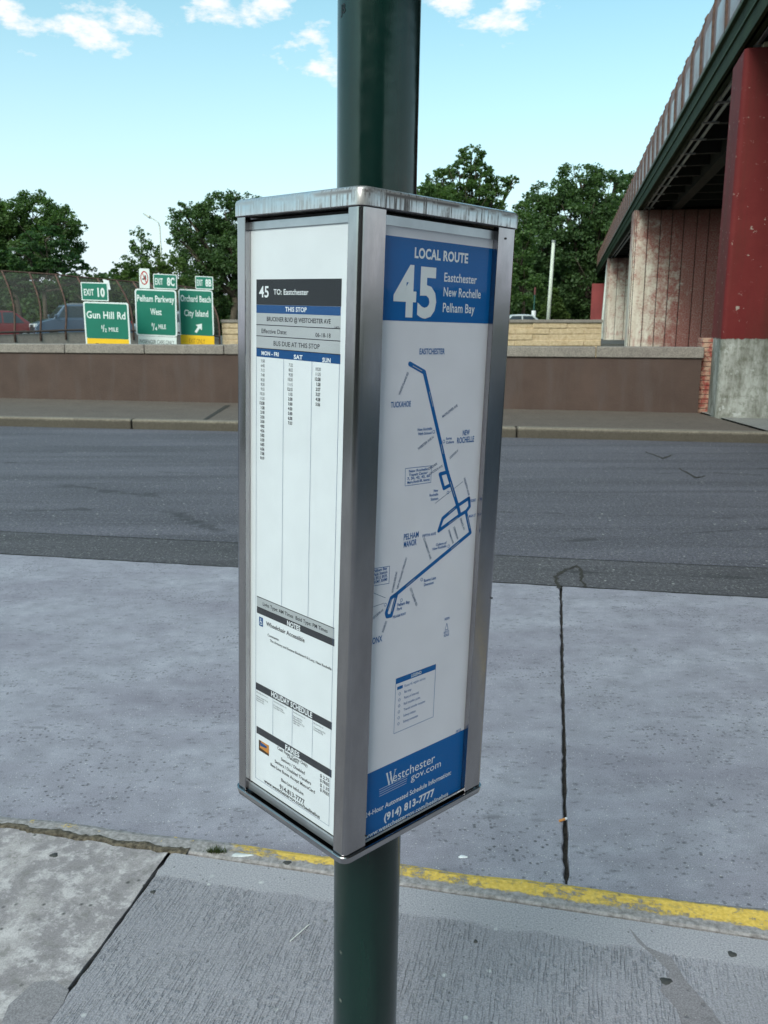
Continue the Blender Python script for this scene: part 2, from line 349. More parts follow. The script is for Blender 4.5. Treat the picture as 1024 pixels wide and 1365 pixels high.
MAT['tar'] = plain('dirty_joint_filler', (0.034, 0.030, 0.026), 0.95, 0, 0.6, 90)
MAT['farside'] = concrete('far_sidewalk_concrete', (0.150, 0.118, 0.098), 0.12, 0.3, 0.6, 0.6, 0.25, grains=60).m
MAT['farside2'] = concrete('pale_sidewalk_concrete', (0.30, 0.29, 0.28), 0.08, 0.2, 0.3, 0.6, 0.2, grains=60).m
MAT['farkerb'] = concrete('far_kerb_concrete', (0.22, 0.195, 0.16), 0.15, 0.2, 0.3, 1.0, 0.5, grains=60).m
def splash(t):
    b = t.b.inputs['Base Color'].links[0].from_socket; z = t.sep()[2]
    f = t.ramp(t.math('ADD', z, t.math('MULTIPLY', t.math('SUBTRACT', t.noise(12, 5), .5), .05)), .135, .10); t.set(Base_Color=t.mix(t.math('MULTIPLY', f, .72), b, (0.045, 0.036, 0.026))); return t.m
_k = concrete('far_kerb_stone', (0.24, 0.205, 0.165), 0.15, 0.2, 0.3, 1.0, 0.5, grains=60); MAT['farkerb'] = splash(_k)
MAT['coping'] = concrete('coping_concrete', (0.31, 0.27, 0.24), 0.12, 0.3, 0.5, 1.2, 0.4, grains=50).m
def brown_mat():
    t = NT('brown_wall_paint'); n = t.noise(1.5, 6, 0.6); n2 = t.noise(1.0, 4, 0.6, t.map((3, 3, 0.5)))
    sc = t.math('MULTIPLY', t.ramp(t.noise(5, 7, 0.75), 0.63, 0.66), t.ramp(t.noise(0.7, 2), 0.5, 0.6))
    col = t.mix(t.ramp(n, 0.3, 0.7), (0.060, 0.034, 0.027), (0.086, 0.051, 0.041)); col = t.mix(t.math('MULTIPLY', t.ramp(n2, 0.5, 0.65), 0.6), col, (0.085, 0.06, 0.055))
    col = t.mix(t.math('MULTIPLY', sc, 0.5), col, (0.02, 0.015, 0.014))
    t.set(Base_Color=col, Roughness=0.75); t.bump(t.noise(30, 5), 0.004); return t.m
MAT['brown'] = brown_mat()
# ------------------------------------------------------------------ the ground
def line(p, q):
    """function X -> Y of the ground line through two points"""
    k = (q.y - p.y)/(q.x - p.x); return lambda X: p.y + k*(X - p.x)
XL, XR = -45.0, 26.0
K0 = line(G(0, 1101, .13), G(1024, 1252, .13)); K1 = line(G(0, 1081, .13), G(1024, 1207, .13))
A0 = line(G(0, 738), G(1024, 797)); A1 = line(G(0, 708), G(1024, 757)); FK = line(G(0, 568), G(1024, 591))
WB = line(G(0, 530, .15), G(930, 550, .15))
def sheet(l0, l1, z, n=24, xl=XL, xr=XR):
    m = MB(); vs = []; fs = []
    for i in range(n+1):
        X = xl + (xr-xl)*i/n; vs += [(X, l0(X), z), (X, l1(X), z)]
    for i in range(n): fs.append((2*i, 2*i+2, 2*i+3, 2*i+1))
    return m.add(vs, fs)
gm = NT('rough_grass_ground'); gm.set(Base_Color=gm.mix(gm.ramp(gm.noise(0.3, 6), 0.35, 0.65), (0.05, 0.06, 0.03), (0.10, 0.09, 0.06)), Roughness=0.95)
MB().add([(-2500, -2500, -.06), (2500, -2500, -.06), (2500, 2500, -.06), (-2500, 2500, -.06)], [(0, 1, 2, 3)]).build('ground', gm.m, kind='structure')
# gutter base under the bus pad joints, asphalt lanes
sheet(lambda X: K1(X)-0.02, lambda X: A0(X)+0.05, -0.03).build('road_base', MAT['tar'], kind='structure')
sheet(lambda X: A1(X)-0.0, FK, 0.0).build('road', MAT['asphalt'], kind='structure')
sheet(lambda X: A0(X), lambda X: A1(X)-0.02, 0.002).build('asphalt_strip', MAT['asphalt2'], kind='structure')
sheet(lambda X: A1(X)-0.02, lambda X: A1(X), -0.012).build('asphalt_seam', MAT['tar'], kind='structure')
# bus pad of concrete slabs
pad = empty('bus_pad', (0, 0, 0), kind='structure')
j0 = G(748, 785); j1 = G(755, 1172)
kj = (j0.x - j1.x)/(j0.y - j1.y)
def padX(Y, off): return j1.x + kj*(Y - j1.y) + off
SLW = 4.6
for i in range(-8, 6):
    n = 10; pts = []
    g = 0.0075
    o0, o1 = i*SLW + g, (i+1)*SLW - g
    def cornr(off, l, d):
        Y = 3.0
        for _ in range(8): X = padX(Y, off); Y = l(X) + d
        return (padX(Y, off), Y)
    a, b, c, d = cornr(o0, K1, 0.012), cornr(o1, K1, 0.012), cornr(o1, A0, -0.006), cornr(o0, A0, -0.006)
    def rough(p, q, amp, n=90):
        p, q = Vector(p), Vector(q); nn = Vector((-(q-p).y, (q-p).x)).normalized(); return [tuple(p.lerp(q, k/n) + nn*(random.gauss(0, amp) if k else 0)) for k in range(n)]
    MB().prism(rough(a, b, .0015, 40) + rough(b, c, .0022) + rough(c, d, .003, 60) + rough(d, a, .0022), -0.2, 0.0).build('slab', MAT['pad'], pad, bevel=0.004, seg=1)
# ---- near sidewalk: frame with x along the kerb, y away from the camera
s0 = G(228, 1136, .13); e = Vector((1, K0(1)-K0(0), 0)).normalized(); s0.y = K0(s0.x)
ang = math.atan2(e.y, e.x)
s1 = G(60, 1365, .13); jd = (s1 - s0); MS = Matrix.Translation(s0) @ Matrix.Rotation(ang, 4, 'Z'); MSi = MS.inverted()
jl = MSi @ s1; jk = jl.x/jl.y           # slope of the joint in the frame
walk = empty('sidewalk', s0, (0, 0, ang), kind='structure')
MB().box((-14, -11, -.12), (20, 0, -.012)).build('joint_bed', MAT['tar'], walk)
rows = [(0.0, -1.62), (-1.62, -3.3), (-3.3, -5.0), (-5.0, -6.7), (-6.7, -8.4)]
for ri, (ya, yb) in enumerate(rows):
    for ci in range(-6, 9):
        xa, xb = ci*1.66, (ci+1)*1.66; g = 0.0026
        if ri == 0 and ci > 0: xa += 0.0
        poly = [(xa + g + jk*ya, ya - g), (xb - g + jk*ya, ya - g), (xb - g + jk*yb, yb + g), (xa + g + jk*yb, yb + g)]
        if ci == -1:                                   # the old slab has a ragged, broken corner edge
            p = poly; rag = []
            for k in range(15):
                t_ = k/14; q = Vector(p[0]).lerp(Vector(p[1]), t_); rag.append((q.x, q.y - (0.012*random.random() if 0 < k < 14 else 0)))
            for k in range(22):
                t_ = k/21; q = Vector(p[1]).lerp(Vector(p[2]), t_); rag.append((q.x - (0.006*random.random()), q.y))
            poly = rag + [p[3]]
        elif ci == 0 and ri == 0:
            p = poly; poly = p[:3] + [tuple(Vector(p[3]).lerp(Vector(p[0]), k/60) + Vector((random.gauss(0, .0013), 0))) for k in range(1, 60)] + []; poly = [p[0], p[1], p[2], p[3]] + poly[3:]
        MB().prism(poly, -0.13, 0.0).build('slab', MAT['old'] if ci < 0 else MAT['side'], walk, bevel=0.003, seg=1)
# ---- near kerb, sections
Mk = MSi
k1l = Mk @ Vector((0, K1(0), .13)); k1r = Mk @ Vector((1.5, K1(1.5), .13))
def kw(x): return k1l.y + (k1r.y-k1l.y)*(x-k1l.x)/(k1r.x-k1l.x)
ky = Mk @ G(690, 1190, .13); kt = Mk @ G(690, 1170, .13)
KY0, KY1 = ky.y - 0.002, kt.y + 0.010
KX0 = (Mk @ G(305, 1140, .13)).x
MAT['kerb'] = kerb_mat()
kerb = empty('near_kerb', s0, (0, 0, ang), kind='structure')
for i in range(-5, 6):
    xa, xb = i*3.05 + 0.58, (i+1)*3.05 + 0.58; m = MB(); vs = []; n = 60
    # profile: flat top with a worn, rounded road edge; the top line wanders a little
    ring = []
    for k in range(n+1):
        X = xa + 0.003 + (xb - xa - 0.006)*k/n; w = kw(X); q = 0.006*math.sin(X*9) + 0.004*math.sin(X*23+1)
        wy = 0.004*math.sin(X*13) + random.uniform(-.002, .002)
        ring.append([(X, 0.007 + random.uniform(-.002, .002), -.2), (X, 0.007 + random.uniform(-.003, .001), -.004), (X, 0.013, 0.0), (X, w-0.030+wy, 0.0), (X, w-0.012+wy, -0.006), (X, w+wy, -0.022), (X, w+0.008, -.2)])
    vs = [p for r_ in ring for p in r_]; q = 7
    fs = [(k*q+j, k*q+j+1, (k+1)*q+j+1, (k+1)*q+j) for k in range(n) for j in range(q-1)] + [tuple(range(q)), tuple(n*q + j for j in range(q))[::-1]]
    m.add(vs, [f[::-1] for f in fs]).build('kerb_section', MAT['kerb'], kerb, smooth=False)
# loose dirt caught along the joint on the left
dm = NT('dirt_and_grit'); dm.set(Base_Color=dm.mix(dm.ramp(dm.noise(70, 5), 0.35, 0.65), (0.04, 0.032, 0.022), (0.16, 0.13, 0.095)), Roughness=1.0); dm.bump(dm.noise(120, 4), 0.006)
def strip(pts, w, z0, hmax, name, mat, parent, **k):
    m = MB(); vs = []; n = len(pts); q = 7
    for i, (x, y) in enumerate(pts):
        for j in range(q):
            t_ = j/(q-1); ww = w*(0.6+0.8*random.random())
            vs.append((x, y + (t_-0.5)*ww, z0 + hmax*math.sin(math.pi*t_)*(0.5+random.random()*0.7) - (0.003 if j in (0, q-1) else 0)))
    fs = [(i*q+j, (i+1)*q+j, (i+1)*q+j+1, i*q+j+1) for i in range(n-1) for j in range(q-1)]
    return m.add(vs, fs).build(name, mat, parent, smooth=True, **k)
xk = (Mk @ G(0, 1100, .13)).x
dirt = strip([(xk-1.5 + i*(KX0-xk+1.5-0.12)/160, 0.006 + 0.005*math.sin(i*0.6)) for i in range(161)], 0.034, 0.0, 0.004, 'joint_dirt', dm.m, None)
dirt.matrix_world = MS; tag(dirt, kind='stuff')
# ---- far kerb, sidewalk, brown wall
fk = empty('far_kerb', (0, 0, 0), kind='structure')
def along(lf, x0, x1, n=2): return [(x0 + (x1-x0)*i/(n-1), lf(x0 + (x1-x0)*i/(n-1))) for i in range(n)]
fkj = [G(180, 570, 0).x, G(690, 584, 0).x]
xs = sorted([XL + 3.2*k for k in range(0, 12)] + fkj + [G(180, 570).x + 3.6, 6.0, 9.5, 13, 16.5, 20, 24])
for a, b in zip(xs[:-1], xs[1:]):
    if b - a < 0.5: continue
    m = MB(); p = [(a+.008, FK(a)), (b-.008, FK(b))]
    off = random.uniform(-.02, .02)
    m.prism([(p[0][0], p[0][1]+off), (p[1][0], p[1][1]+off), (p[1][0], p[1][1]+0.19), (p[0][0], p[0][1]+0.19)], -.05, .15)
    m.build('kerb_stone', MAT['farkerb'], fk, bevel=0.03, seg=3)
wallR = G(930, 550, .15).x
sheet(lambda X: FK(X)+0.185, lambda X: WB(X)+3.0, 0.143, xr=wallR+0.02).build('far_sidewalk', MAT['farside'], kind='structure')
sheet(lambda X: FK(X)+0.185, lambda X: FK(X)+11.0, 0.147, xl=wallR+0.1).build('far_sidewalk', MAT['farside2'], kind='structure')
# the diagonal gap in the far sidewalk on the left
g0, g1 = G(272, 560, .15), G(304, 540, .15)
dv = Vector((g1.x-g0.x, g1.y-g0.y, 0)); nv = Vector((-dv.y, dv.x, 0)).normalized()*0.035
MB().add([g0-nv, g0+nv, g1+nv*1.4, g1-nv*1.4], [(0, 3, 2, 1)]).build('sidewalk_crack', MAT['tar'], origin=(0, 0, 0.0), kind='structure').location.z = -0.002
TH = 0.34
wd = Vector((1, WB(1)-WB(0), 0)).normalized(); wang = math.atan2(wd.y, wd.x); wo = Vector((wallR, WB(wallR), .15))
wall = empty('parapet_wall', wo, (0, 0, wang), label='long low brown painted parapet wall with grey concrete coping across the road', cat='wall')
MB().box((-42, 0, -.2), (-5.9, TH, 0.89)).build('wall_body', MAT['brown'], wall)
MB().box((-5.885, 0.0, -.2), (0, TH, 0.89)).build('wall_body', MAT['brown'], wall)
def wx(px): # wall coordinate of a photograph column at coping height
    d = ray(px, 461); t = 1.0
    # intersect with the wall face plane
    n = Vector((-wd.y, wd.x, 0)); k = (wo.dot(n))/(Vector((d.x, d.y, 0)).dot(n)); P = Vector((d.x*k, d.y*k, 0)); return (P - Vector((wo.x, wo.y, 0))).dot(wd)
cj = [wx(87), wx(193), wx(299), wx(795)]
cs = [cj[0]-1.55*k for k in range(20, 0, -1)] + cj[:3] + [cj[2]+1.6, cj[2]+3.2, cj[2] + 4.7, cj[3], 0.035]
cs = sorted(cs)
for a, b in zip(cs[:-1], cs[1:]):
    dz = random.uniform(-.006, .006)
    MB().box((a+.006, -0.035, 0.895), (b-.006, TH+.035, 1.070+dz)).build('coping_stone', MAT['coping'], wall, bevel=0.018, seg=2)
# ------------------------------------------------------------------ the bus sign: pole and guide box
zc = 0.7                                     # pole axis
pole = empty('sign_pole', (-0.01154*1 + 0.01725*(0.13-EYE), 1.10893 - 0.0239*(0.13-EYE), 0.13), label='dark green painted steel pole carrying the bus timetable box', cat='pole')
m = MB(); base = Vector(pole.location)
def axis(z): return Vector((-0.01154 + 0.01725*(z-EYE), 1.10893 - 0.0239*(z-EYE), z))
m.tube([axis(z) for z in (0.13, 0.6, 1.2, 1.8, 2.6, 3.9)], 0.0485, 48)
m.build('shaft', MAT['pole'], pole, origin=base, smooth=True)
MB().tube([axis(3.9), axis(3.93)], 0.053, 32).build('pole_cap', MAT['pole'], pole, origin=base)
m = MB(); m.tube([axis(0.13), axis(0.145)], 0.085, 32); m.build('base_collar', MAT['pole'], pole, origin=base)
H = 0.76
F = Vector((-0.02283478, 0.93310797, 0.11997101 + EYE)); TX, TY, YAW = 0.006821377, 0.034449384, 0.7722169945
BA, BB = 0.3034617*H, 0.3520594*H
Mr = Matrix.Rotation(TY, 4, 'Y') @ Matrix.Rotation(TX, 4, 'X') @ Matrix.Rotation(YAW, 4, 'Z')
MBX = Matrix.Translation(F) @ Mr; MBI = MBX.inverted()
box = bpy.data.objects.new('bus_timetable_box', None); C.objects.link(box); box.matrix_world = MBX; box.empty_display_size = .1
tag(box, 'four sided stainless steel box with bus timetable and route map mounted on green pole', 'bus sign')
def face_pt(px, py, side, d):
    """point of a panel plane (box frame) behind a photograph pixel; side L: plane x=d, side R: plane y=d"""
    o = MBI @ Vector((0, 0, EYE)); r_ = (MBI.to_3x3() @ ray(px, py)); i = 0 if side == 'L' else 1
    t_ = (d - o[i])/r_[i]; p = o + r_*t_
    return ((-p.y if side == 'L' else p.x), p.z)        # u grows to the right as seen from outside
PD = 0.0105
def rrect(a0, b0, a1, b1, r, n=6):
    pts = []
    for cx_, cy_, s_ in ((b1-r, a1-r, 0), (b0+r, a1-r, 90), (b0+r, a0+r, 180), (b1-r, a0+r, 270)):
        for k in range(n+1): t_ = R(s_ + 90*k/n); pts.append((cx_ + r*math.cos(t_), cy_ + r*math.sin(t_)))
    return pts
# cap
m = MB(); rings = []
for z, ins, r_ in ((0.0, 0.0005, .012), (0.0005, -.0012, .0125), (0.0150, -.0012, .0125), (0.0180, 0.0000, .0125), (0.0196, .0030, .011), (0.0202, .008, .010)):
    rings.append([(x, y, z) for x, y in rrect(ins-.0, ins-.0, BA-ins, BB-ins, r_)])
n = len(rings[0]); vs = [p for r_ in rings for p in r_]; k = len(rings)
fs = [(i*n+j, i*n+(j+1) % n, (i+1)*n+(j+1) % n, (i+1)*n+j) for i in range(k-1) for j in range(n)] + [tuple(range(n))[::-1], tuple((k-1)*n+j for j in range(n))]
m.add(vs, fs).build('cap', MAT['cap'], box, smooth=True).modifiers.new('e', 'EDGE_SPLIT').split_angle = R(35)
# bottom tray
m = MB(); rings = []
zt = -H
for z, ins, r_ in ((-.014, .010, .010), (-.0125, .004, .011), (-.009, .0005, .012), (0.0, -.0015, .0125), (0.0008, -.0008, .012), (0.0008, .0012, .010), (-.005, .0014, .010)):
    rings.append([(x, y, zt + z) for x, y in rrect(ins, ins, BA-ins, BB-ins, r_)])
vs = [p for r_ in rings for p in r_]; k = len(rings)
fs = [(i*n+j, i*n+(j+1) % n, (i+1)*n+(j+1) % n, (i+1)*n+j) for i in range(k-1) for j in range(n)] + [tuple(range(n))[::-1], tuple((k-1)*n+j for j in range(n))]
m.add(vs, fs).build('tray', MAT['steel'], box, smooth=True).modifiers.new('e', 'EDGE_SPLIT').split_angle = R(35)
# corner posts: L profiles with rounded outer corner
fl = -face_pt(461.0, 400, 'L', 0.0015)[0]; fr = face_pt(512.0, 400, 'R', 0.0015)[0]
lp = -face_pt(326.5, 400, 'L', 0.0015)[0]; rp = face_pt(664.0, 330, 'R', 0.0015)[0]
IN = 0.0018
def post(wx_, wy_, fx, fy):
    r_ = 0.0085; pts = []
    for k in range(8): t_ = math.pi + math.pi/2*k/7; pts.append((IN + r_ + r_*math.cos(t_), IN + r_ + r_*math.sin(t_)))
    th = 0.0085
    pts += [(wx_, IN), (wx_, IN+th), (IN+th, IN+th), (IN+th, wy_), (IN, wy_)]
    pts = [(BB - x if fx else x, BA - y if fy else y) for x, y in pts]
    MB().prism(pts, zt + 0.0012, -0.0003).build('corner_post', MAT['steel'], box, bevel=0.0009, seg=2)
post(fr, fl, 0, 0); post(BB*0 + 0.02, BA - lp, 0, 1); post(BB - rp, 0.02, 1, 0); post(0.025, 0.02, 1, 1)
# inner backing behind the panels, so the box is closed; its black paints the shade in the gaps
MB().box((0.016, 0.016, zt+.002), (BB-.016, BA-.016, -.002)).build('inner_liner', MAT['flat_black'], box)
# channels and glazing on the two faces that show, plain panels on the far two
def rect_on(side, u0, u1, v0, v1, d0, d1):
    m = MB()
    if side == 'L': m.box((d0, -u1, v0), (d1, -u0, v1))
    else: m.box((u0, d0, v0), (u1, d1, v1))
    return m
lpx = -face_pt(333.0, 500, 'L', PD)[0]
ztop = face_pt(420, 296, 'L', PD)[1]; zbot = zt + 0.012
rect_on('L', -(lpx), -.009, -0.0150, -0.0062, 0.0088, 0.0102).build('top_channel', MAT['alu'], box)
rect_on('R', .009, BB-.009, -0.0150, -0.0050, 0.0088, 0.0102).build('top_channel', MAT['alu'], box)
rect_on('L', -(BA-.009), -.009, zt+.0010, zt+.0125, 0.0072, 0.0102).build('bottom_channel', MAT['alu'], box, bevel=.0008)
rect_on('R', .009, BB-.009, zt+.0010, zt+.0030, 0.0072, 0.0102).build('bottom_channel', MAT['alu'], box, bevel=.0008)
ra = face_pt(655.5, 400, 'R', .008)[0]
rect_on('R', ra, ra+.0075, zt+.0125, -.0142, 0.0076, 0.0103).build('side_channel', MAT['steel'], box, bevel=.0006)
rect_on('L', -lpx, -.0104, zt+.013, -.0146, 0.00900, 0.00960).build('glass_pane', MAT['glass'], box)
rect_on('R', .0104, ra-.0004, zt+.0034, -.0146, 0.00900, 0.00960).build('glass_pane', MAT['glass'], box)
MB().box((BB-.0105, .0104, zt+.002), (BB-.0085, BA-.0104, -.002)).build('back_panel', MAT['paper2'], box)
MB().box((.0104, BA-.0105, zt+.002), (BB-.0106, BA-.0085, -.002)).build('back_panel', MAT['paper2'], box)

for px_, py_ in ((655.5, 797), (674, 318), (488, 1114)):
    u_, v_ = face_pt(px_, py_, 'R', 0.0018); MB().tube([(u_, .0017, v_), (u_, .0008, v_)], .0013, 10).build('screw', MAT['flat_black'], box)
FONT_H = None
_tc = {}
def text_geo(s):
    """mesh data of a line of the built-in typeface: (verts Nx2, faces)"""
    if s in _tc: return _tc[s]
    cu = bpy.data.curves.new('t', 'FONT'); cu.body = s; cu.resolution_u = 3 if len(s) < 16 else 2; cu.fill_mode = 'BOTH'
    o = bpy.data.objects.new('t', cu); C.objects.link(o)
    me = bpy.data.meshes.new_from_object(o.evaluated_get(bpy.context.evaluated_depsgraph_get()))
    vs = [(v.co.x, v.co.y) for v in me.vertices]; fs = [tuple(p.vertices) for p in me.polygons]
    bpy.data.objects.remove(o); bpy.data.curves.remove(cu); bpy.data.meshes.remove(me)
    _tc[s] = (vs, fs); return _tc[s]
CAPH = max(y for x, y in text_geo('H')[0])
def text_geo_bold(s, w):
    key = (s, w)
    if key in _tc: return _tc[key]
    cu = bpy.data.curves.new('t', 'FONT'); cu.body = s; cu.resolution_u = 3; cu.offset = w; cu.fill_mode = 'BOTH'; cu.space_character = 1.0 + w*1.6
    o = bpy.data.objects.new('t', cu); C.objects.link(o)
    me = bpy.data.meshes.new_from_object(o.evaluated_get(bpy.context.evaluated_depsgraph_get()))
    vs = [(v.co.x, v.co.y) for v in me.vertices]; fs = [tuple(p.vertices) for p in me.polygons]
    bpy.data.objects.remove(o); bpy.data.curves.remove(cu); bpy.data.meshes.remove(me)
    _tc[key] = (vs, fs); return _tc[key]
class Print:
    """flat print on one panel; ink layers collected per ink"""
    def __init__(s, side): s.side = side; s.lay = {}
    def pt(s, px, py): return face_pt(px, py, s.side, PD)
    def v3(s, u, v, h): return (PD - h, -u, v) if s.side == 'L' else (u, PD - h, v)
    def mb(s, ink_, lv): return s.lay.setdefault((ink_, lv), MB())
    def poly(s, ink_, pts, lv=1):           # pts in plane coordinates
        a = sum(pts[i][0]*pts[(i+1) % len(pts)][1] - pts[(i+1) % len(pts)][0]*pts[i][1] for i in range(len(pts)))
        if a < 0: pts = pts[::-1]
        s.mb(ink_, lv).add([s.v3(u, v, 0.00014*lv) for u, v in pts], [tuple(range(len(pts)))])
    def ppoly(s, ink_, pts, lv=1): s.poly(ink_, [s.pt(*p) for p in pts], lv)
    def band(s, ink_, xl, yt, xr, yb, lv=1):   # left-top and left-bottom photograph points give the heights, xr the right end
        u0, v1 = s.pt(xl, yt); v0 = s.pt(xl, yb)[1]; u1 = s.ux(xr, (v0+v1)/2)
        s.poly(ink_, [(u0, v0), (u1, v0), (u1, v1), (u0, v1)], lv); return u0, u1, v0, v1
    def ux(s, px, v):                        # u of a photograph column at plane height v
        lo, hi = -200, 1700
        for _ in range(40):
            mid = (lo+hi)/2
            if s.pt(px, mid)[1] > v: lo = mid
            else: hi = mid
        return s.pt(px, (lo+hi)/2)[0]
    def text(s, ink_, str_, xl, yl, xr, cap, lv=2, bold=0.018, rot=None, w=None):
        u0, v0 = s.pt(xl, yl); h = s.pt(xl, yl-cap)[1] - v0
        if rot is None: u1 = s.ux(xr, v0); width = u1 - u0; c_, s_ = 1, 0
        else:
            u1, v1 = s.pt(xr, rot); width = math.hypot(u1-u0, v1-v0); c_, s_ = (u1-u0)/width, (v1-v0)/width
        vs, fs = text_geo_bold(str_, bold) if bold else text_geo(str_)
        x0 = min(x for x, y in vs); x1 = max(x for x, y in vs); kx = width/(x1-x0); kz = h/CAPH
        s.mb(ink_, lv).add([s.v3(u0 + (x-x0)*kx*c_ - y*kz*s_, v0 + (x-x0)*kx*s_ + y*kz*c_, 0.00014*lv) for x, y in vs], fs)
    def stroke(s, ink_, pts, w, lv=1, closed=False, plane=False):
        P = [Vector(p if plane else s.pt(*p)) for p in pts]
        if closed: P.append(P[0])
        for a, b in zip(P[:-1], P[1:]):
            d = (b-a)
            if d.length < 1e-6: continue
            d.normalize(); n_ = Vector((-d.y, d.x))*w/2
            s.poly(ink_, [tuple(a+n_), tuple(b+n_), tuple(b-n_), tuple(a-n_)], lv)
        for p in P[1:-1] + ([P[0]] if closed else []) + ([P[0], P[-1]] if w > .002 else []):
            s.disc(ink_, p, w/2, lv + 0.25)
    def disc(s, ink_, p, r_, lv=1, n=10): s.poly(ink_, [(p[0] + r_*math.cos(2*math.pi*k/n), p[1] + r_*math.sin(2*math.pi*k/n)) for k in range(n)], lv)
    def ring(s, ink_, p, r_, w, lv=1): s.stroke(ink_, [(p[0] + r_*math.cos(2*math.pi*k/12), p[1] + r_*math.sin(2*math.pi*k/12)) for k in range(12)], w, lv, True, True)
    def build(s, parent, names):
        for (ink_, lv), m in s.lay.items():
            m.build(names.get(ink_, 'print'), MAT[ink_], parent, kind='stuff')
NAMES = dict(ink_black='black_print', ink_navy='navy_print', ink_blue='blue_print', ink_white='white_print', ink_grey='grey_print', ink_mid='route_print',
             ink_line='fine_line_print', ink_charcoal='charcoal_band', ink_orange='picture', ink_brown='picture')
# ---------- left face: the timetable
sheetL = rect_on('L', -lpx+.0004, -.0108, zt+.0135, face_pt(420, 296, 'L', PD)[1], PD, PD+.0008).build('timetable_sheet', MAT['paper'], box)
P = Print('L')
P.band('ink_black', 342, 372.5, 455.5, 406); P.band('ink_navy', 342, 406.2, 454.5, 417)
gL = P.band('ink_grey', 342, 417.2, 454, 463.6)
P.band('ink_navy', 342, 463.8, 454, 475)
for yy in (432.6, 447.4, 463.6): P.band('ink_black', 342, yy-.5, 454, yy+.5, 2)
U0, U1 = gL[0], gL[1]; vT = P.pt(342, 475)[1]; vB = P.pt(342.7, 794.6)[1]; vEnd = P.pt(341.6, 1036.4)[1]
lw = .0005
def vline(u, va, vb): P.poly('ink_line', [(u-lw/2, vb), (u+lw/2, vb), (u+lw/2, va), (u-lw/2, va)], 2)
for u in (U0+.0004, U1-.0004): vline(u, vT, vEnd)
uc = [P.ux(378.6, P.pt(378.6, 480)[1]), P.ux(416.2, P.pt(416.2, 484)[1])]
for u in uc: vline(u, vT, vB)
P.text('ink_white', '45', 345.8, 396, 358.5, 14.2); P.text('ink_white', 'TO: Eastchester', 365, 392.6, 411.4, 7.0, bold=.012)
P.text('ink_white', 'THIS STOP', 380.6, 415.2, 409, 6.0, bold=.02)
P.text('ink_black', 'BRUCKNER BLVD @ WESTCHESTER AVE', 356, 427.8, 441, 5.6); P.text('ink_black', '1473', 446.5, 438.2, 452.5, 3.0)
P.text('ink_black', 'Effective Date:', 349, 443.8, 382.5, 5.6, bold=.01); P.text('ink_black', '06-18-18', 420.8, 449, 441, 5.4, bold=.01)
P.text('ink_black', 'BUS DUE AT THIS STOP', 365, 460.6, 426.4, 6.0, bold=.01)
P.text('ink_white', 'MON - FRI', 349, 473.0, 372, 5.0, bold=.03); P.text('ink_white', 'SAT', 392, 478.2, 403.6, 5.4, bold=.03); P.text('ink_white', 'SUN', 430, 482.4, 441, 5.6, bold=.03)
mon = '5:58 6:42 7:12 7:40 8:20 9:20 9:55 10:20 11:20 12:28 1:28 2:18 2:50 3:30 4:02 4:36 5:02 5:30 6:05 6:56 7:38 8:19'.split()
sat = '7:22 8:22 9:20 10:20 11:15 12:15 1:15 2:30 3:30 4:30 5:30 6:30 7:33'.split()
sun_ = '10:20 11:25 12:28 1:28 2:27 3:27 4:28 5:26'.split()
def ptext(ink_, s_, u0, v0, h, width=None, right=None, lv=2, bold=0, centre=None):
    vs, fs = text_geo_bold(s_, bold) if bold else text_geo(s_)
    x0 = min(x for x, y in vs); x1 = max(x for x, y in vs); kz = h/CAPH; kx = kz*0.85 if width is None else width/(x1-x0)
    if right is not None: u0 = right - (x1-x0)*kx
    if centre is not None: u0 = centre - (x1-x0)*kx/2
    P_.mb(ink_, lv).add([P_.v3(u0 + (x-x0)*kx, v0 + y*kz, 0.00014*lv) for x, y in vs], fs)
P_ = P
step = (P.pt(350, 483)[1] - P.pt(350, 612.5)[1])/21
for col_, rx_, first in ((mon, 353.0, 483.2), (sat, 390.5, 488.8), (sun_, 427.8, 494.5)):
    uR, v0 = P.pt(rx_, first)
    for k, s_ in enumerate(col_):
        hh = int(s_.split(':')[0]); pm = (k > 8 and col_ is mon) or (k > 4 and col_ is sat) or (k > 1 and col_ is sun_)
        ptext('ink_charcoal', s_, 0, v0 - k*step, 0.0036, right=uR, bold=.03 if pm else 0)
P.band('ink_grey', 342.7, 794.6, 446, 807.4); P.band('ink_charcoal', 342.7, 807.6, 446, 816.5); P.band('ink_black', 342.7, 794, 446, 795, 2)
P.text('ink_black', 'Light Type: AM Times  Bold Type: PM Times', 350.7, 807, 437, 4.6); P.text('ink_white', 'NOTES', 383, 833.3, 400.5, 6.2, bold=.03)
a, b = P.pt(345.7, 821.5); P.poly('ink_navy', [(a, b), (a+.0085, b), (a+.0085, b-.0125), (a, b-.0125)], 2)
P.disc('ink_white', (a+.0040, b-.0025), .0009, 3); P.stroke('ink_white', [(a+.004, b-.003), (a+.004, b-.0062), (a+.006, b-.0066), (a+.007, b-.0095)], .0009, 3, plane=True); P.ring('ink_white', (a+.0042, b-.0080), .0023, .0007, 3)
P.text('ink_charcoal', 'Wheelchair Accessible', 355, 833.4, 406.2, 5.4, bold=.02); P.text('ink_charcoal', 'Comments:', 357, 847.5, 372, 3.2); P.text('ink_charcoal', 'The Armory and Eugene Boulevard St Lucy, New Rochelle', 360, 855, 442, 3.2)
P.band('ink_charcoal', 341.4, 909, 442.6, 918.5); P.text('ink_white', 'HOLIDAY SCHEDULE', 361.8, 927.6, 416.4, 6.6, bold=.03)
P.band('ink_charcoal', 342.2, 967.3, 442.2, 976.8); P.text('ink_white', 'FARES', 380.6, 998.6, 399.4, 6.4, bold=.03)
vh0 = P.pt(341.5, 918.5)[1]; vh1 = P.pt(342.2, 967.3)[1]
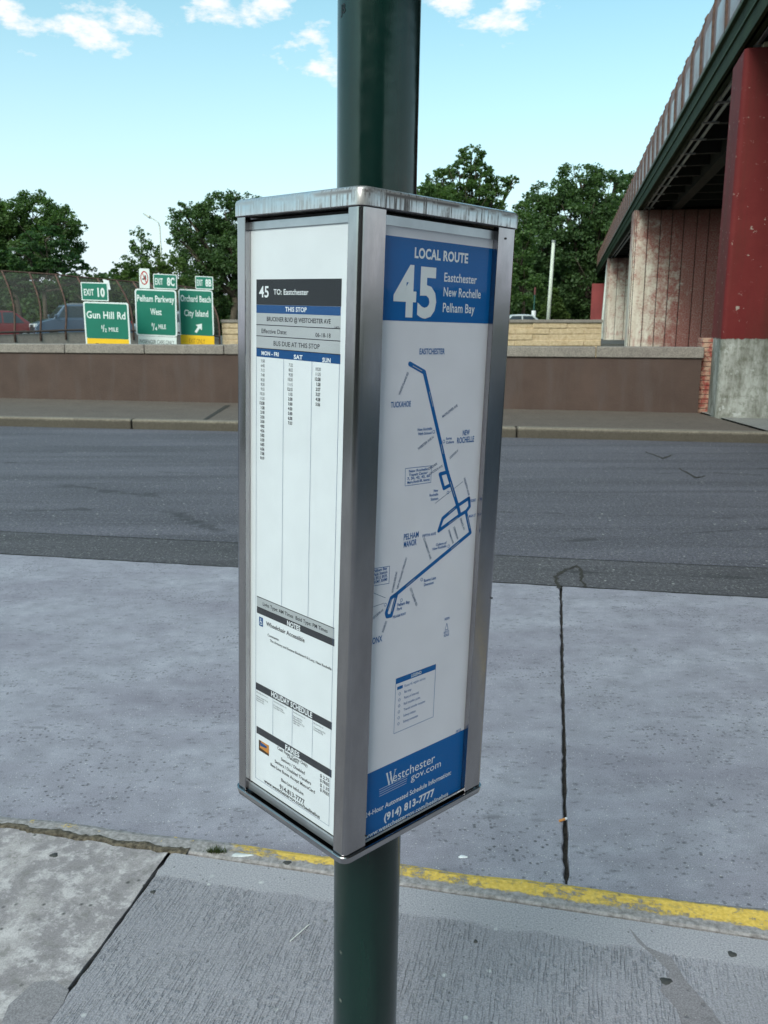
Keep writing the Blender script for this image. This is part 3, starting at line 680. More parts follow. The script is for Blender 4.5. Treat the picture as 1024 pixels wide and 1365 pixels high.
for pxx in (364, 389.7, 416.6): vline(P.ux(pxx, (vh0+vh1)/2), vh0, vh1)
hl = [['Weekday Service on', 'Martin Luther King', 'Columbus Day', 'Veterans Day'], ['Saturday Service on', 'Presidents Day', 'Day After Thanks'], ['Sunday Service on', 'New Years Day', 'Memorial Day', 'Independence Day', 'Labor Day'], ['No Service on', 'Thanksgiving Day', 'Christmas Day']]
uu = [U0, P.ux(364, (vh0+vh1)/2), P.ux(389.7, (vh0+vh1)/2), P.ux(416.6, (vh0+vh1)/2)]
for k, ls in enumerate(hl):
    for i, s_ in enumerate(ls): ptext('ink_charcoal', s_, uu[k]+.0018, vh0 - .0042 - .0031*i - (.0025 if i else 0), .0020, width=.0285 - .0014*(20-len(s_)))
vline((U0+U1)/2, vEnd+.0002, vEnd-.0002)
P.poly('ink_line', [(U0, vEnd-lw), (U1, vEnd-lw), (U1, vEnd), (U0, vEnd)], 2)
a, b = P.pt(345.5, 985.7); P.poly('ink_orange', [(a, b), (a+.0225, b), (a+.0225, b-.0155), (a, b-.0155)], 2)
P.poly('ink_brown', [(a, b-.0105), (a+.0225, b-.0125), (a+.0225, b-.0155), (a, b-.0155)], 3); P.poly('ink_brown', [(a, b), (a+.005, b), (a+.002, b-.0105), (a, b-.0105)], 3)
P.poly('ink_navy', [(a+.004, b-.0022), (a+.018, b-.0032), (a+.0175, b-.0062), (a+.0035, b-.0078)], 3)
for s_, xl, yl, xr in (('Cash Fares (Coins Only)', 370, 998.4, 410), ('Transfers', 382.6, 1009.5, 398), ('Seniors / Disabled', 375, 1013.2, 406.4), ('Seniors / Disabled Transfers', 366.6, 1016.2, 415), ('Bee-Line Buses Accept MetroCard', 361, 1020.5, 420)):
    P.text('ink_charcoal', s_, xl, yl, xr, 4.0)
for k, s_ in enumerate(('$ 2.75', '$ FREE', '$ 1.35', '$ FREE')): P.text('ink_charcoal', s_, 427, 1035.3 + 6.3*k, 439, 4.2)
P.text('ink_charcoal', 'Bee-Line InfoLine', 375.2, 1041.2, 404.8, 4.2); P.text('ink_black', '914-813-7777', 373, 1051, 406.2, 6.0, bold=.02); P.text('ink_black', 'www.westchestergov.com/beelinebus', 352.5, 1042.5, 426.5, 4.6, bold=.02)
P.build(sheetL, NAMES)
# ---------- right face: the route map
sheetR = rect_on('R', .0112, face_pt(657.5, 400, 'R', PD)[0], zt+.0032, face_pt(580, 306, 'R', PD)[1], PD, PD+.0008).build('route_map_sheet', MAT['paper2'], box)
P = Print('R'); P_ = P
uL = .0113; uR = face_pt(657.3, 400, 'R', PD)[0]
va = P.pt(512.2, 313)[1]; vb = P.pt(509, 426.8)[1]; P.poly('ink_blue', [(uL, vb), (uR, vb), (uR, va), (uL, va)])
P.text('ink_white', 'LOCAL ROUTE', 552.6, 343.2, 623.6, 13.0, bold=.035); P.text('ink_white', '45', 523.6, 419.2, 580.5, 64.5, bold=.034)
P.text('ink_white', 'Eastchester', 592, 375, 635.2, 11.6, bold=.012); P.text('ink_white', 'New Rochelle', 591, 394.6, 640.4, 11.8, bold=.012); P.text('ink_white', 'Pelham Bay', 590, 415.8, 632.2, 12, bold=.012)
for a in (('EASTCHESTER', 559, 472.2, 592.6, 7.6), ('TUCKAHOE', 520.8, 543.4, 547.4, 7.4), ('NEW', 616.6, 580.4, 625.8, 6.8), ('ROCHELLE', 609, 591, 631.6, 7.4), ('PELHAM', 538, 720, 557.8, 7.6), ('MANOR', 538, 729.8, 555, 7.6), ('BRONX', 489.5, 861, 509.4, 8)):
    P.text('ink_mid', *a)
RW = .0056
P.stroke('ink_mid', [(546.3, 485), (565.6, 496), (596, 628), (610, 674), (613, 686)], RW)
P.stroke('ink_mid', [(597, 629), (586.4, 632), (591.7, 651), (601, 646)], RW*.85, 1.4)
P.stroke('ink_mid', [(625, 664), (610, 674), (590, 691), (584.6, 707.5), (613, 686.5), (621.4, 681.5), (626, 675), (625, 664)], RW*.85, 1.6)
P.stroke('ink_mid', [(621, 682), (627, 710), (528.2, 792), (521.4, 797), (514.8, 817), (516, 821.6), (521.4, 820.6), (528.6, 793)], RW*.9, 1.2)
for a, b in (((550, 487.5), (562.5, 494.5)), ((572, 522), (577, 542)), ((587.8, 592), (590.5, 605)), ((600, 642), (606, 662)), ((598, 684), (606, 677.5)), ((598, 698), (610, 690)), ((541, 781.6), (553, 771.6)), ((601, 732), (612, 722.5)), ((517, 812), (521.5, 799)), ((522, 815), (527, 797)), ((622.6, 688), (626, 704))):
    P.stroke('ink_grey', [a, b], .0009, 3)
for s_, x0, y0, x1, y1, c_ in (('WHITE PLAINS RD', 533, 527, 545, 497, 3.4), ('MAYFLOWER AVE', 590, 557, 610, 541.5, 3.4), ('WEBSTER AVE N', 557.5, 600, 578, 583.5, 3.2), ('LOCKWOOD AV', 600, 612, 611, 601, 3),
     ('CEDAR', 571, 627, 583, 619, 3.2), ('LINCOLN AVE', 573, 633, 590, 622, 3.0), ('NORTH AVE', 618, 638, 624, 661, 3.2), ('E. LINCOLN ST', 565, 641.5, 580, 640, .1), ('CLAREMONT AVE', 564, 718, 573, 746, 3.2), ('WEYMAN AVE', 597, 707, 603, 725, 3.0), ('STEPHENSON', 604, 703, 609, 719, 3.0), ('DRAKE AV', 613, 692, 618, 707, 3.0),
     ('HUTCHINSON RIVER PKWY', 524, 790, 530, 762, 3.2), ('NEW ENGLAND THRUWAY', 530.5, 785, 543, 743, 3.0), ('BRUCKNER BLVD', 511, 843, 516, 828, 3.2), ('CITY ISLAND RD', 546, 785, 554.5, 808, 3.2), ('WESTCHESTER AVE', 497, 826, 511, 814, 3.0)):
    if c_ < 1: continue
    P.text('ink_line', s_, x0, y0, x1, c_, rot=y1)
for s_, x0, y0, x1, c_ in (('New Rochelle', 556.5, 574.5, 576, 3.6), ('High School', 557.5, 580.2, 575, 3.6), ('Iona', 594.5, 586.3, 602, 3.4), ('College', 594.5, 591.5, 605, 3.4), ('New', 578, 656, 584, 3.4), ('Rochelle', 572.5, 662, 584, 3.4), ('Station', 574, 667.5, 584, 3.4),
     ('College of', 581, 728, 595, 3.3), ('New Rochelle', 576.5, 733.5, 595, 3.3), ('Bowne Lake', 565, 776, 581, 3.8), ('Diversions', 565, 781.5, 578, 3.6), ('Pelham Bay', 529.5, 808.5, 546, 4.0), ('Park', 529, 814.2, 536, 4.0), ('PELHAM PKWY', 523.5, 824.5, 541, 3.4), ('FIFTH AVE', 563, 716.5, 581, 3.6), ('HUGUENOT', 626.8, 669.5, 634, 3.6), ('MAIN ST', 625, 690, 634, 3.4),
     ('NORTH', 592.6, 827.2, 599, 3.2), ('NOT TO', 591.4, 845, 598.5, 2.8), ('SCALE', 591.4, 849, 598.5, 2.8), ('(9/12)', 607.5, 977, 614.5, 3.2)):
    P.text('ink_mid', s_, x0, y0, x1, c_)
for a, b in (((580, 671), (617, 642)), ((497, 790), (514, 797)), ((497, 809), (512, 804))): P.stroke('ink_line', [a, b], .0006)
for q in ((578, 575.5), (591.5, 588.5), (597, 656.5), (562, 772.5), (535, 800), (513.5, 806), (598, 728)): P.ring('ink_mid', P.pt(*q), .0019, .0006, 2)
P.stroke('ink_mid', [(540.4, 624.5), (575.2, 620.8), (574.3, 643), (540, 647.8)], .0006, closed=True); P.stroke('ink_mid', [(494, 758.6), (519.4, 754.7), (518.5, 777.6), (494, 781.6)], .0006, closed=True)
for k, s_ in enumerate(('New Rochelle', 'Transit Center', '7, 30, 42, 45, 60', 'Metro-North RR, Amtrak')): P.text('ink_mid', s_, 545-2.2*(k > 1), 630.0 + 5.0*k, 570+2.8*(k > 1), 3.4, bold=.02)
for k, s_ in enumerate(('Pelham Bay', 'Park Station', '6, BX12, BX29,', 'BXM7, BXM8')): P.text('ink_mid', s_, 498, 763.2 + 5.0*k, 516, 3.6, bold=.02)
a, b = P.pt(595.5, 834.5); P.stroke('ink_mid', [(a-.003, b-.005), (a, b+.004), (a+.003, b-.005)], .0007, closed=True, plane=True)
# legend
u0, v1 = P.pt(527.9, 905); v0 = P.pt(525.6, 977.8)[1]; u1 = P.ux(581, v1); vh = P.pt(527.7, 912.2)[1]
P.poly('ink_mid', [(u0, vh), (u1, vh), (u1, v1), (u0, v1)]); P.stroke('ink_mid', [(u0, v0), (u1, v0), (u1, v1), (u0, v1)], .0006, closed=True, plane=True)
ptext('ink_white', 'LEGEND', 0, vh + (v1-vh)*.25, (v1-vh)*.55, centre=(u0+u1)/2, lv=3, bold=.02)
rowh = (vh-v0)/8.2
for k, s_ in enumerate(('Route 45 regular service', 'Bus stop', 'Point of interest', 'Rail transfer point', 'Transit transfer location', 'Subway station', 'Subway connection')):
    vv = vh - rowh*(k+1); ptext('ink_mid', s_, u0 + .016, vv, .0034, width=.0016*len(s_))
    if k == 0: P.poly('ink_mid', [(u0+.0028, vv-.0004), (u0+.0128, vv-.0004), (u0+.0128, vv+.0038), (u0+.0028, vv+.0038)])
    else: P.ring('ink_mid', (u0+.0075, vv+.0015), .0017, .0005, 2)
# bottom blue band
va = P.pt(490, 1031.8)[1]; P.poly('ink_blue', [(uL, zt+.0034), (uR, zt+.0034), (uR, va), (uL, va)])
P.text('ink_white', 'estchester', 523.5, 1042.6, 579.4, 11.6, bold=0); P.text('ink_white', 'gov.com', 547.6, 1041.0, 587.4, 9.0, bold=0)
# the large W with serifs, drawn as strokes
w0, wv = P.pt(515.7, 1047.2); ww = P.ux(526.5, wv) - w0; wh = P.pt(515.7, 1031.0)[1] - wv
for a, b, t_ in (((-.05, 1), (.27, 0), .0022), ((.27, 0), (.5, .85), .0009), ((.36, 1), (.66, 0), .0022), ((.66, 0), (.98, 1), .0009)):
    P.stroke('ink_white', [(w0+a[0]*ww, wv+a[1]*wh), (w0+b[0]*ww, wv+b[1]*wh)], t_, 2, plane=True)
for a in (-.05, .36, .98): P.stroke('ink_white', [(w0+(a-.13)*ww, wv+wh), (w0+(a+.13)*ww, wv+wh)], .0008, 2.5, plane=True)
# small serifs under the stems of the word
ue, ve = P.pt(523.5, 1043.4)
for k in range(4):
    q0 = P.pt(505.5, 1052.6 + 3.0*k); q1u = P.ux(543 - k*.5, q0[1]); P.stroke('ink_white', [q0, (q1u, q0[1])], .00045, 2, plane=True)
P.text('ink_white', '24-Hour Automated Schedule Information:', 486.5, 1090.6, 601, 6.4, bold=.015); P.text('ink_white', '(914) 813-7777', 511.8, 1095.0, 578.6, 9.2, bold=.035); P.text('ink_white', 'www.westchestergov.com/beelinebus', 486, 1119.3, 597, 5.8, bold=.02)
P.build(sheetR, NAMES)
# marker scrawl on the pole
m = MB(); ax = axis(1.0)
def scr(str_, th0, z0, h, kx=.8):
    vs, fs = text_geo_bold(str_, .01); out = []
    for x, y in vs:
        th = R(th0) + x*h*kx/.0485; zz = z0 + y*h; a = axis(zz); out.append(a + Vector((math.sin(th)*.0489, -math.cos(th)*.0489, 0)))
    m.add(out, fs)
scr('JB', -62, D(455, 16, 1.07).z, .014); m.build('marker_scrawl', MAT['ink_black'], pole, origin=base)
# ------------------------------------------------------------------ the footbridge / overpass on the right
BK, BX0, ZG0, ZG1, ZF = 0.2057, 2.49, EYE+4.07, EYE+4.76, EYE+6.03
bd = Vector((BK, 1, 0)).normalized(); bang = math.atan2(-bd.x, bd.y)      # frame: y along the bridge, x to the right
bo = Vector((BX0, 0, 0))
br = empty('overpass', bo, (0, 0, bang), label='elevated overpass with dark green girder and rusty curved fence on red piers', cat='bridge')
LB0, LB1 = -16.0, 118.0; BW = 9.0; Z0 = ZG0
gr = plain('dark_green_girder_paint', (0.022, 0.034, 0.015), 0.7, 0, 0.3, 2.0, 0, 0.12)
dk = plain('sooty_concrete', (0.060, 0.055, 0.042), 0.9, 0, 0.35, 1.5); dk2 = plain('deck_soffit', (0.36, 0.31, 0.21), 0.9, 0, 0.2, 2); blk = plain('sooty_steel', (0.018, 0.018, 0.016), 0.8, 0, 0.3, 2)
rust = plain('rusty_post', (0.095, 0.052, 0.040), 0.85, 0, 0.45, 6); galv = plain('galvanised_conduit', (0.42, 0.44, 0.45), 0.45, 0.6, 0.15, 8)
m = MB()
m.box((0.02, LB0, ZG0), (0.06, LB1, ZG1)); m.build('girder_web', gr, br)
for z0, z1, w in ((ZG0, ZG0+.03, .14), (ZG0+.36, ZG0+.385, .045), (ZG1-.035, ZG1, .16)):
    MB().box((-0.04 if w > .1 else -.012, LB0, z0), (w, LB1, z1)).build('girder_flange', plain('girder_edge_highlight', (0.045, 0.068, 0.036), .7, spec=.2) if w < .1 or z1 == ZG1 else gr, br)  # lighter green paints a highlight along the rib and top flange
MB().box((0.07, LB0, ZG0+.44), (BW, LB1, ZG1-.04)).build('deck_slab', dk2, br)
for x in (1.15, 3.3, 5.4, 7.5, BW-.3): MB().box((x, LB0, ZG0-.02), (x+.3, LB1, ZG0+.43)).build('inner_girder', blk, br)
Yb = 3.0; k = 0
beam = None
while Yb < 75:
    if beam is None: beam = MB().box((0.31, -.09, ZG0+.10), (BW-.35, .09, ZG0+.42)).build('cross_beam', blk, br)
    else:
        c = beam.copy(); C.objects.link(c); c.parent = br; beam_i = c
    (beam if k == 0 else beam_i).location = (0, Yb, 0); Yb += 1.72; k += 1
for x, z in ((0.26, ZG0+.10), (0.40, ZG0+.06)):
    MB().tube([(x, LB0, z), (x, 60, z)], .035, 8).build('conduit', galv, br, smooth=True)
hang = None
for k in range(24):
    y = 4.2 + 1.72*k
    if hang is None: hang = MB().box((0.14, -.025, ZG0+.0), (0.50, .025, ZG0+.03)).build('conduit_bracket', galv, br); h = hang
    else: h = hang.copy(); C.objects.link(h); h.parent = br
    h.location = (0, y, 0)
# fence on the deck edge: curved rusty posts, mesh between, dark top rail
def fcurve(t): # t 0..1 from the base: outward bow then leaning in
    return (0.04 - 0.04*math.sin(t*math.pi*0.8) + 0.13*t**3, ZG1 + (ZF-ZG1)*math.sin(min(1, t*1.04)*math.pi/2*0.98)**0.95)
fp = [fcurve(t/8) for t in range(9)]
pst = None
for k in range(84):
    y = -14 + 1.45*k
    if pst is None: pst = MB().tube([(x, 0, z) for x, z in fp], .045, 6).build('fence_post', rust, br, smooth=True); h = pst
    else: h = pst.copy(); C.objects.link(h); h.parent = br
    h.location = (0, y, 0)
def mesh_mat(name, c, a):
    t = NT(name); t.set(Base_Color=c, Roughness=.7, Alpha=t.math('MULTIPLY', t.ramp(t.noise(1.3, 4), 0.3, 0.7, 0.8, 1.2), a)); return t.m
mm = mesh_mat('fence_mesh', (0.27, 0.18, 0.18), 0.80); mm2 = mesh_mat('dusty_chain_link', (0.13, 0.12, 0.11), 0.26)
m = MB(); vs = [(x, y, z) for y in (-14, 106) for x, z in fp]; m.add(vs, [(j, j+1, j+10, j+9) for j in range(8)]).build('fence_mesh_sheet', mm, br)
MB().tube([(fp[-1][0], -14, fp[-1][1]), (fp[-1][0], 106, fp[-1][1])], .06, 8).build('top_rail', plain('dark_rail', (0.05, 0.04, 0.045), .7), br)
MB().box((0.0, -14, ZG1), (0.12, 106, ZG1+.14)).build('fence_kick_plate', plain('kick_plate', (0.13, 0.125, 0.12), .8), br)
# piers
def red_pier():
    t = NT('red_pier_paint'); x, y, z = t.sep()
    n = t.noise(1.2, 6, 0.6); n2 = t.noise(1.0, 5, 0.6, t.map((2.4, 2.4, 0.25))); peel = t.noise(9, 6, 0.7)
    red = t.mix(t.ramp(n, 0.3, 0.7), (0.125, 0.014, 0.015), (0.170, 0.024, 0.023))
    red = t.mix(t.math('MULTIPLY', t.ramp(n2, 0.50, 0.72), 0.55), red, (0.07, 0.028, 0.018))
    spots = t.math('MULTIPLY', t.ramp(t.noise(7.5, 6, 0.75), 0.625, 0.645), 1.0)
    con = t.mix(t.ramp(t.noise(1.0, 7, 0.75, t.map((4, 4, 1.2))), 0.38, 0.6), (0.15, 0.145, 0.12), (0.42, 0.415, 0.39))
    con = t.mix(t.math('MULTIPLY', t.ramp(t.noise(8, 7, 0.8), 0.5, 0.6), .6), con, (0.12, 0.12, 0.09)); con = t.mix(t.math('MULTIPLY', t.ramp(t.noise(5, 6, 0.7, t.map(loc=(4, 4, 4))), 0.60, 0.66), .8), con, (0.52, 0.52, 0.51))
    con = t.mix(t.math('MULTIPLY', t.ramp(t.noise(1.0, 4, 0.6, t.map((5, 5, .15), loc=(2, 1, 0))), 0.56, 0.66), .75), con, (0.13, 0.11, 0.06))
    red = t.mix(t.math('MULTIPLY', spots, .9), red, (0.42, 0.36, 0.31))
    low = t.ramp(t.math('ADD', z, t.math('MULTIPLY', t.math('SUBTRACT', peel, .5), .12)), PAINTZ-.004, PAINTZ+.004)
    t.set(Base_Color=t.mix(low, con, red), Roughness=t.ramp(low, 0, 1, .9, .7), Specular_IOR_Level=.2); t.bump(t.math('ADD', peel, t.math('MULTIPLY', low, .4)), .006); return t.m
def flaky(redness, name):
    t = NT(name); x, y, z = t.sep(); n = t.noise(2.6, 8, 0.72); n3 = t.noise(11, 6, 0.75); st = t.noise(1.0, 5, 0.65, t.map((5, 5, .5)))
    cn = t.mix(t.ramp(st, .35, .65), (0.56, 0.46, 0.38), (0.74, 0.66, 0.58)); cn = t.mix(t.math('MULTIPLY', t.ramp(n3, .52, .66), .5), cn, (0.33, 0.24, 0.17))
    bias = t.math('ADD', t.math('MULTIPLY', t.ramp(x, 0.3, 3.6), redness), t.math('MULTIPLY', t.ramp(z, 3.5, 5.6), .14))
    f = t.ramp(t.math('ADD', t.math('ADD', t.math('MULTIPLY', n, .7), t.math('MULTIPLY', n3, .3)), bias), .50, .66)
    col = t.mix(t.math('MULTIPLY', f, t.ramp(t.noise(24, 5, .8), .34, .56, .5, 1.0)), cn, t.mix(n3, (0.24, 0.035, 0.035), (0.42, 0.13, 0.11)))
    dark_top = t.math('MULTIPLY', t.ramp(t.math('ADD', z, t.math('MULTIPLY', t.math('SUBTRACT', n, .5), 1.5)), 4.5, 5.7), .6)  # colour turns darker brown towards the pier top
    col = t.mix(dark_top, col, (0.06, 0.045, 0.035))
    t.set(Base_Color=col, Roughness=.85); t.bump(t.math('ADD', n3, t.math('MULTIPLY', f, .3)), .006); return t.m
pb = G(953, 556, .15); PAINTZ = (D(975, 452, pb.y*0.985).z) - .15
def bpt(Y, off=0.0): return Vector((BX0 + BK*Y + off, Y, 0))
rp_m = red_pier()
p1 = empty('red_pier', (pb.x, pb.y, .15), (0, 0, R(-12.5)), label='large dark red painted bridge pier with bare grey concrete foot beside the road', cat='pier')
HP = ZG0 - .15 - .12
c = .045
MB().prism([(c, 0), (0, c), (0.0, 1.05), (8.6, 1.05), (8.6, 0)], -.2, HP).build('pier_shaft', rp_m, p1, bevel=.03, seg=3)
MB().box((.28, .12, HP), (1.3, .95, HP+.10)).build('bearing_plate', plain('bearing_concrete', (0.40, 0.35, 0.24), .85), p1, bevel=.01)
for x in (3.2, 5.4, 7.4): MB().box((x, .2, HP), (x+.9, .9, HP+.10)).build('bearing_plate', galv, p1)
# board-marked concrete piers farther along
def board_pier(Y, n, redn, zb, lab, step=.43, seed=1, off=-.16, deep=1.2, ztop=None):
    random.seed(seed); o = bpt(Y, off); o.z = zb; p = empty('board_marked_pier', o, (0, 0, R(-11)), label=lab, cat='pier', group='board marked concrete piers')
    h = (ztop or ZG0) - zb - .02; mt = flaky(redn, 'flaky_red_paint_on_concrete')
    MB().box((.03, .05, -.5), (n*step-.01, deep, h)).build('pier_core', plain('pier_core_dark', (.05, .035, .03), .9), p)
    MB().prism([(0.0, .12), (.06, .03), (.09, .03), (.09, .10), (.03, deep-.02), (0, deep-.02)], -.5, h+.001).build('corner_edge', mt, p)
    x = .10
    for k in range(n):
        w = step*(random.uniform(.92, 1.08)); d = random.uniform(-.012, .012)
        MB().box((x+.014, d, -.5), (min(x+w, n*step)-.014, .06, h - random.uniform(0, .03))).build('concrete_board', mt, p, bevel=.008, seg=1); x += w
        if x > n*step - .1: break
    return p
board_pier(33.0, 20, .38, 0.0, 'pale board marked concrete pier with flaking red paint behind the big red pier', seed=3)
s2 = D(811, 343, 10); Y2 = (ZG0-EYE)/((s2.z-EYE)/10)
Y2 = min(Y2, 66)
board_pier(Y2, 20, .05, 0.0, 'smaller beige board marked pier with a red paint patch left of the wide pale one', seed=5, off=D(811, 343, Y2).x-(BX0+BK*Y2), step=.5)
Y3 = 84.0
o3 = D(802, 360, Y3)
board_pier(Y3, 18, .5, 0.0, 'farthest narrow board marked pier with reddish paint', seed=9, off=o3.x-(BX0+BK*Y3), step=.5, ztop=min(ZG0, o3.z))
oa = D(789, 420, 70); ob = D(797, 378, 70)
MB().prism([(oa.x-.1, 70), (oa.x+1.6, 69.7), (oa.x+1.7, 70.5), (oa.x-.0, 70.5)], 0, ob.z).build('abutment', plain('abutment_red', (.22, .035, .035), .7, 0, .3, .6), origin=(oa.x, 70, 0), label='far red painted abutment under the low end of the overpass', cat='abutment').location = (oa.x, 70, 0)
# red patch of paint on the second pier
# short column between parapet and red pier
cc = G(932, 551, .15); cc2 = D(932, 551, 14.9)
cx0 = wallR + .05
col = empty('brick_column', (cx0, WB(wallR)+.15, .15), (0, 0, R(-11)), label='low brick stub with flaking salmon paint squeezed between brown wall and red pier', cat='column')
ft_ = NT('flaky_salmon_brick'); ft_.set(Base_Color=ft_.mix(ft_.ramp(ft_.noise(6, 7, .75), .44, .56), (.46, .30, .22), (.30, .06, .05)), Roughness=.9); ft_.bump(ft_.noise(20, 5), .004); fm = ft_.m
zz = -.02; k = 0
while zz < 1.18:
    h = .078; MB().box((0 + random.uniform(-.004, .004), 0 + random.uniform(-.006, .006), zz), (.42, .5, zz+h-.008)).build('brick', fm, col, bevel=.006, seg=1); zz += h; k += 1
MB().box((.008, .01, -.02), (.41, .49, 1.17)).build('mortar', plain('mortar_dark', (.10, .075, .065), .9), col)
# ------------------------------------------------------------------ raised highway beyond, tan wall, fence, cars
hw = concrete('highway_surface', (0.12, 0.12, 0.115), .1, .3, .3, .3, .3, grains=20).m
MB().box((-140, 45, -.05), (140, 78, .62)).build('highway', hw, kind='structure')
MB().box((-60, 31.8, -.05), (BX0+BK*30 - 3.2, 45, .60)).build('highway_shoulder', hw, kind='structure')
# tan block wall
def tanmat():
    t = NT('tan_split_block'); n = t.noise(9, 6, .75); n2 = t.noise(1.2, 4)
    c = t.mix(t.ramp(n, .3, .7), (0.40, 0.28, 0.165), (0.66, 0.52, 0.36)); c = t.mix(t.math('MULTIPLY', t.ramp(n2, .5, .7), .3), c, (.40, .25, .12)); t.set(Base_Color=c, Roughness=.9); t.bump(n, .02); return t.m
tm = tanmat(); TY_ = 29.0
tl, tr = D(296, 440, TY_), D(803, 425, TY_); ttop = D(740, 426, TY_).z
tw = empty('tan_block_wall', (tl.x, TY_, 0), label='low tan block wall with grey cap across the road behind the brown parapet', cat='wall')
Lw = tr.x - tl.x
nb = 11; chh = .19; random.seed(4)
for r_ in range(5):
    zt_ = ttop - .10 - chh*r_; off = (r_ % 2)*.5
    for k in range(nb+1):
        a = max(0, (k-off)*Lw/nb); b = min(Lw, (k+1-off)*Lw/nb)
        if b-a < .05: continue
        MB().box((a+.006, random.uniform(-.025, .02), zt_-chh+.012), (b-.006, .3, zt_)).build('block', tm, tw, bevel=.015, seg=1)
MB().box((0, .02, 0), (Lw, .34, ttop-.10-.002)).build('wall_core', tm, tw)
MB().box((-.02, -.05, ttop-.10), (Lw+.02, .38, ttop)).build('wall_cap', MAT['coping'], tw, bevel=.01)
# chain-link fence with curved posts on a concrete barrier (left)
fb = [(19.7, 444), (54, 443), (87.6, 441.5), (120, 441), (150, 441), (178, 442), (204, 443), (229, 444), (252, 446), (273, 448), (293, 450)]
ft = [(2.5, 361), (39, 363.5), (74, 366), (103, 369), (130, 371.5), (155, 373.5), (177, 375.5), (199, 377.5), (222, 379.5), (246, 382), (272, 386)]
dv_ = (fb[1][0]-fb[0][0], 0); fb = [(-52, 446), (-16, 445)] + fb; ft = [(-73, 358), (-36, 359)] + ft
FYs = [36.0 + .66*(k-2) for k in range(len(fb))]
ffo = D(150, 452, 39)
fen = empty('curved_top_fence', (ffo.x, 39, .6), label='rusty chain link fence with curved posts on concrete barrier in front of traffic', cat='fence')
bp_ = [D(x, y, Y) for (x, y), Y in zip(fb, FYs)]; tp_ = []
for (x, y), Y in zip(ft, FYs): tp_.append(D(x, y, Y + .45))
def pcurve(b, t):
    return [b.lerp(t, k/7) + Vector((1, -.6, 0))*(.26*math.sin(math.pi*k/7)) for k in range(8)]
cur = [pcurve(b, t) for b, t in zip(bp_, tp_)]
for c in cur: MB().tube([c[0]-Vector((0, 0, .35))] + c, .042, 6).build('post', rust, fen, origin=fen.location, smooth=True)
m = MB()
for i in range(len(cur)-1):
    b = len(m.v); m.v += [p + Vector((0, .03, 0)) for p in cur[i]+cur[i+1]]; m.f += [(b+j, b+j+1, b+j+9, b+j+8) for j in range(7)]
m.build('chain_link_mesh', mm2, fen, origin=fen.location)
MB().tube([c[-1] for c in cur], .035, 6).build('top_rail', rust, fen, origin=fen.location)
MB().tube([c[0]+Vector((0, -.03, .04)) for c in cur], .05, 6).build('bottom_rail', plain('dark_rail_low', (.05, .035, .03), .8), fen, origin=fen.location)
m = MB()
for i in range(len(cur)-1):
    a, b = bp_[i], bp_[i+1]; nn = Vector((b.y-a.y, -(b.x-a.x), 0)).normalized()
    q = [a - nn*.02, b - nn*.02, b - nn*.35, a - nn*.35]
    m.add([(p.x, p.y, .55) for p in q] + [(p.x, p.y, a.z-.05 if j in (0, 3) else b.z-.05) for j, p in enumerate(q)], [(0, 3, 2, 1), (4, 5, 6, 7), (0, 1, 5, 4), (1, 2, 6, 5), (2, 3, 7, 6), (3, 0, 4, 7)])
m.build('concrete_barrier', MAT['coping'], fen, origin=fen.location)
wsq = [D(137, 372, 38.4), D(145, 374, 38.4), D(147.5, 386, 38.4), D(141, 386.5, 38.4)]
wsm = MB(); wsm.add([p for p in wsq] + [p+Vector((0, .02, 0)) for p in wsq], [(0, 3, 2, 1), (4, 5, 6, 7), (0, 1, 5, 4), (1, 2, 6, 5), (2, 3, 7, 6), (3, 0, 4, 7)])
wsm.build('sheet_of_paper', MAT['ink_white'], origin=wsq[0], label='small white sheet stuck on the fence right of the first exit tab', cat='paper')
